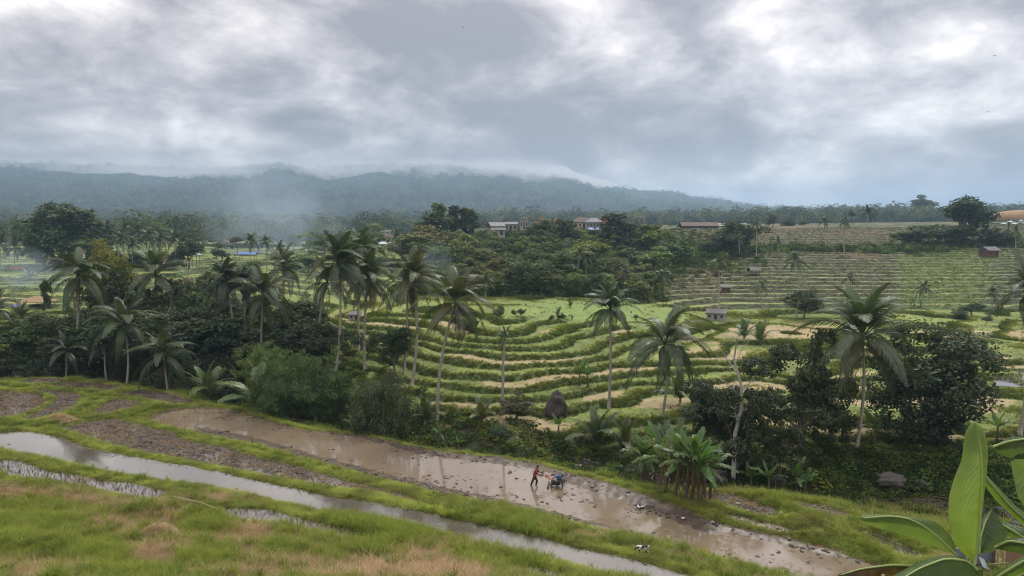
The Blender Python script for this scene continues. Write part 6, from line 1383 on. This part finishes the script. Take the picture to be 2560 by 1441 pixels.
big_leaf('up', [(2437,1412),(2446,1345),(2452,1270),(2457,1190),(2453,1130),(2447,1090),(2438,1057)], [(2434,1408),(2392,1370),(2372,1310),(2370,1250),(2386,1190),(2406,1150),(2409,1100),(2413,1075),(2421,1061),(2437,1056)], [(2440,1412),(2450,1345),(2457,1270),(2466,1190),(2471,1130),(2468,1100),(2461,1076),(2450,1061),(2440,1056)], [9.0,8.95,8.9,8.9,8.95,9.0], (.20,.29,.045), 'tall upright glowing yellow-green leaf', curl=.22)
big_leaf('left', [(2390,1388),(2357,1355),(2314,1318),(2271,1296),(2222,1290),(2151,1297)], [(2388,1388),(2350,1372),(2314,1357),(2250,1335),(2200,1322),(2186,1317),(2148,1306)], [(2392,1386),(2382,1345),(2345,1306),(2300,1296),(2250,1289),(2200,1286),(2156,1288)], [8.9,8.7,8.5,8.3,8.1,7.9], (.13,.19,.06), 'long leaf arching out to the left', curl=.15)
big_leaf('front', [(2442,1425),(2420,1402),(2363,1396),(2300,1420),(2235,1460)], [(2441,1428),(2440,1470),(2380,1500),(2310,1500),(2235,1462)], [(2443,1422),(2410,1392),(2363,1386),(2284,1411),(2205,1455)], [8.9,8.5,8.1,7.8,7.5], (.09,.15,.045), 'broad dark leaf bending towards the viewer', curl=.12)
big_leaf('right_back', [(2447,1385),(2452,1340),(2466,1300),(2481,1272)], [(2445,1384),(2442,1340),(2450,1300),(2480,1271)], [(2452,1384),(2486,1380),(2500,1362),(2521,1338),(2500,1300),(2482,1272)], [9.1,9.2,9.3,9.4], (.085,.135,.045), 'short dark leaf behind the upright one', curl=.1)
big_leaf('right_arm', [(2457,1185),(2490,1225),(2530,1270),(2600,1330)], [(2456,1205),(2489,1252),(2520,1280),(2590,1345)], [(2458,1180),(2495,1218),(2540,1266),(2605,1315)], [9.2,9.2,9.1,9.0], (.16,.235,.055), 'narrow folded leaf slanting down to the right', curl=.06)
big_leaf('far_right', [(2483,1117),(2520,1104),(2560,1098),(2640,1096)], [(2482,1118),(2500,1137),(2530,1149),(2570,1148),(2640,1150)], [(2484,1115),(2516,1098),(2545,1093),(2570,1092),(2640,1090)], [8.8,8.7,8.6,8.5], (.075,.115,.04), 'dark drooping leaf entering at the right', curl=.08)
big_leaf('far_right_hang', [(2600,1100),(2580,1160),(2572,1220),(2580,1290)], [(2525,1148),(2533,1190),(2543,1240),(2575,1292)], [(2640,1100),(2640,1170),(2640,1240),(2590,1300)], [8.7,8.8,8.8,8.8], (.13,.19,.06), 'hanging half of the drooping leaf', curl=.06)
big_leaf('low_right', [(2486,1368),(2520,1352),(2560,1358),(2640,1380)], [(2487,1372),(2515,1378),(2560,1386),(2640,1410)], [(2486,1364),(2522,1346),(2560,1346),(2640,1350)], [9.2,9.1,9.0,8.9], (.06,.10,.035), 'dark leaf over the lean-to', curl=.06)
big_leaf('low_right2', [(2505,1312),(2530,1326),(2560,1345),(2640,1390)], [(2500,1330),(2530,1344),(2560,1356),(2630,1400)], [(2507,1304),(2535,1312),(2570,1322),(2640,1345)], [9.5,9.4,9.4,9.3], (.09,.14,.05), 'small green leaf pointing right', curl=.06)
big_leaf('corner', [(2478,1452),(2515,1428),(2560,1402),(2640,1370)], [(2480,1460),(2520,1450),(2565,1430),(2640,1400)], [(2476,1446),(2512,1418),(2556,1390),(2640,1350)], [8.4,8.3,8.2,8.1], (.12,.18,.05), 'leaf edge crossing the lower right corner', curl=.08)
dl = big_leaf('dead', [(2300,1420),(2280,1414),(2222,1413),(2149,1423),(2095,1440)], [(2300,1424),(2285,1440),(2225,1452),(2160,1470),(2095,1475)], [(2300,1418),(2280,1412),(2222,1410),(2149,1420),(2093,1436)], [8.4,8.2,8.0,7.8,7.6], (.11,.065,.035), 'curled dead brown leaf with ragged splits', curl=.10, tear=.22)
dl2 = big_leaf('dead2', [(2520,1470),(2545,1440),(2575,1425),(2640,1420)], [(2510,1470),(2530,1425),(2560,1410),(2640,1405)], [(2530,1480),(2560,1460),(2590,1445),(2640,1440)], [8.6,8.6,8.6,8.6], (.30,.16,.04), 'withered orange-brown leaf in the lower right corner', curl=.1, tear=.1)
# ------------------------------------------------------------------ birds
for px, py, Y, lb in ((1157, 70, 70, 'tiny dark bird flying below the grey cloud in the middle'), (2487, 140, 60, 'tiny dark bird gliding at the upper right'), (2470, 280, 65, 'tiny dark bird flying low over the right ridge')):
    o = thing('bird', lb, 'bird', at_y(px, py, Y), random.random() * 3); J = {'a': ((-.09, 0, 0), .012), 'b': ((-.03, 0, 0), .022), 'c': ((.04, 0, .005), .02), 'd': ((.08, 0, .01), .014), 'wl1': ((.01, .09, .03), (.022, .006)), 'wl2': ((-.03, .18, .02), (.012, .004)), 'wr1': ((.01, -.09, .03), (.022, .006)), 'wr2': ((-.03, -.18, .02), (.012, .004))}
    bm_ = skin_body(J, [('a', 'b'), ('b', 'c'), ('c', 'd'), ('c', 'wl1'), ('wl1', 'wl2'), ('c', 'wr1'), ('wr1', 'wr2')], 'b', 1); bm_.materials.append(M_HAIR); link('body', bm_, o)
# ------------------------------------------------------------------ air: haze, smoke, the cloud lying on the mountain
def vol_mat(name, color, density, aniso=.2):
    m, nt = newmat(name)
    v = nd(nt, 'ShaderNodeVolumePrincipled', {'Color': (*color, 1), 'Density': density, 'Anisotropy': aniso})
    out(nt, None, v.outputs[0]); return m
hb = MB().box((0, 3300, 155.5), (19500, 7900, 319))
tag(hb.build('haze', vol_mat('haze_air', (.52, .735, 1.0), 2.5e-4, .5)), 'pale blue haze thickening towards the mountain', 'haze', kind='stuff')
# cloud bank hanging over the ridge: a closed body with an uneven underside
cu = np.linspace(-1.15, .16, 90); cyv = np.linspace(2850, 4300, 16); CU, CY = np.meshgrid(cu, cyv); CX = CU * CY
cpx = 1280 + CU * FPX; cpy = np.interp(cpx, [-900, 0, 200, 330, 480, 620, 800, 930, 1050, 1200, 1330, 1450, 1530, 1600], [405, 418, 432, 430, 450, 448, 452, 436, 450, 462, 470, 476, 470, 455])
LOW = HC + (HORIZON - cpy) / FPX * CY + (fbm(CX / 130, CY / 300, 151, 4) - .5) * 60 * CY / 3300 + (fbm(CX / 40, CY / 90, 153, 3) - .5) * 22
thick = 150 * (1 - sstep(.02, .15, CU)) ** .8 * (.55 + .9 * fbm(CX / 260, CY / 500, 155, 3))
LOW = np.minimum(LOW, 290)
TOPZ = np.maximum(LOW + 1, np.minimum(300, LOW + thick)) ; TOPZ[0] = LOW[0] + 1; TOPZ[-1] = LOW[-1] + 1; TOPZ[:, 0] = LOW[:, 0] + 1; TOPZ[:, -1] = LOW[:, -1] + 1
nv = CX.size; gi_ = np.arange(nv).reshape(CX.shape); q_ = np.stack([gi_[:-1, :-1], gi_[:-1, 1:], gi_[1:, 1:], gi_[1:, :-1]], -1).reshape(-1, 4)
rim = np.concatenate([gi_[0, :-1], gi_[:-1, -1], gi_[-1, :0:-1], gi_[:0:-1, 0]]); rq = np.stack([rim, np.roll(rim, -1), np.roll(rim, -1) + nv, rim + nv], -1)
CLOUD_M, nt = newmat('cloud_vapour'); co = nd(nt, 'ShaderNodeTexCoord').outputs['Object']; zc = nd(nt, 'ShaderNodeSeparateXYZ', {0: co}).outputs[2]
nz = noise(nt, vmt(nt, 'MULTIPLY', co, (1, .6, 1.6)), .0075, 3, .55)
fade = mth(nt, 'MULTIPLY', mth(nt, 'SUBTRACT', 300.0, zc), 1 / 70, clamp=True)
dn = mth(nt, 'MULTIPLY', mth(nt, 'MULTIPLY', mth(nt, 'SUBTRACT', nz, .30, clamp=True), fade), .022)
out(nt, None, nd(nt, 'ShaderNodeVolumePrincipled', {'Color': (.97, .98, 1, 1), 'Density': dn}).outputs[0])
cm = mesh_np('cloud', np.concatenate([np.stack([CX, CY, LOW], -1).reshape(-1, 3), np.stack([CX, CY, TOPZ], -1).reshape(-1, 3)]), [q_[:, ::-1], q_ + nv, rq], CLOUD_M)
tag(link('cloudbank', cm), 'low pale cloud resting on the mountain ridge', 'cloudbank', kind='stuff')
def smoke(px, py, Y, wx, wz, lean, dens, label, seed):
    X, _, z = at_y(px, py, Y)
    bm = bmesh.new(); bmesh.ops.create_icosphere(bm, subdivisions=3, radius=1); me = bpy.data.meshes.new('smoke'); bm.to_mesh(me); bm.free()
    m, nt = newmat('smoke'); co = nd(nt, 'ShaderNodeTexCoord').outputs['Object']
    n_ = noise(nt, vmt(nt, 'ADD', vmt(nt, 'MULTIPLY', co, (1.6, 1.6, 1.1)), (seed, seed * 2.0, 0)), 1.6, 3, .6)
    fall = mth(nt, 'SUBTRACT', 1.0, vmt(nt, 'DOT_PRODUCT', co, co), clamp=True)
    dn = mth(nt, 'MULTIPLY', mth(nt, 'MULTIPLY', mth(nt, 'SUBTRACT', n_, .36, clamp=True), fall), dens * 4)
    v = nd(nt, 'ShaderNodeVolumePrincipled', {'Color': (.66, .81, 1, 1), 'Density': dn}); out(nt, None, v.outputs[0]); me.materials.append(m)
    o = link('smoke', me, None, (X, Y, z), (0, lean, 0), (wx, wx * .6, wz)); tag(o, label, 'smoke', kind='stuff')
smoke(70, 690, 165, 12, 7, .5, .05, 'white smoke drifting from a straw fire on the left terraces', 1.0)
smoke(690, 560, 300, 34, 26, .3, .03, 'thin blue smoke drifting over the left valley', 2.0)
smoke(1085, 668, 160, 5, 6, .2, .06, 'small puff of smoke in front of the grove', 3.0)
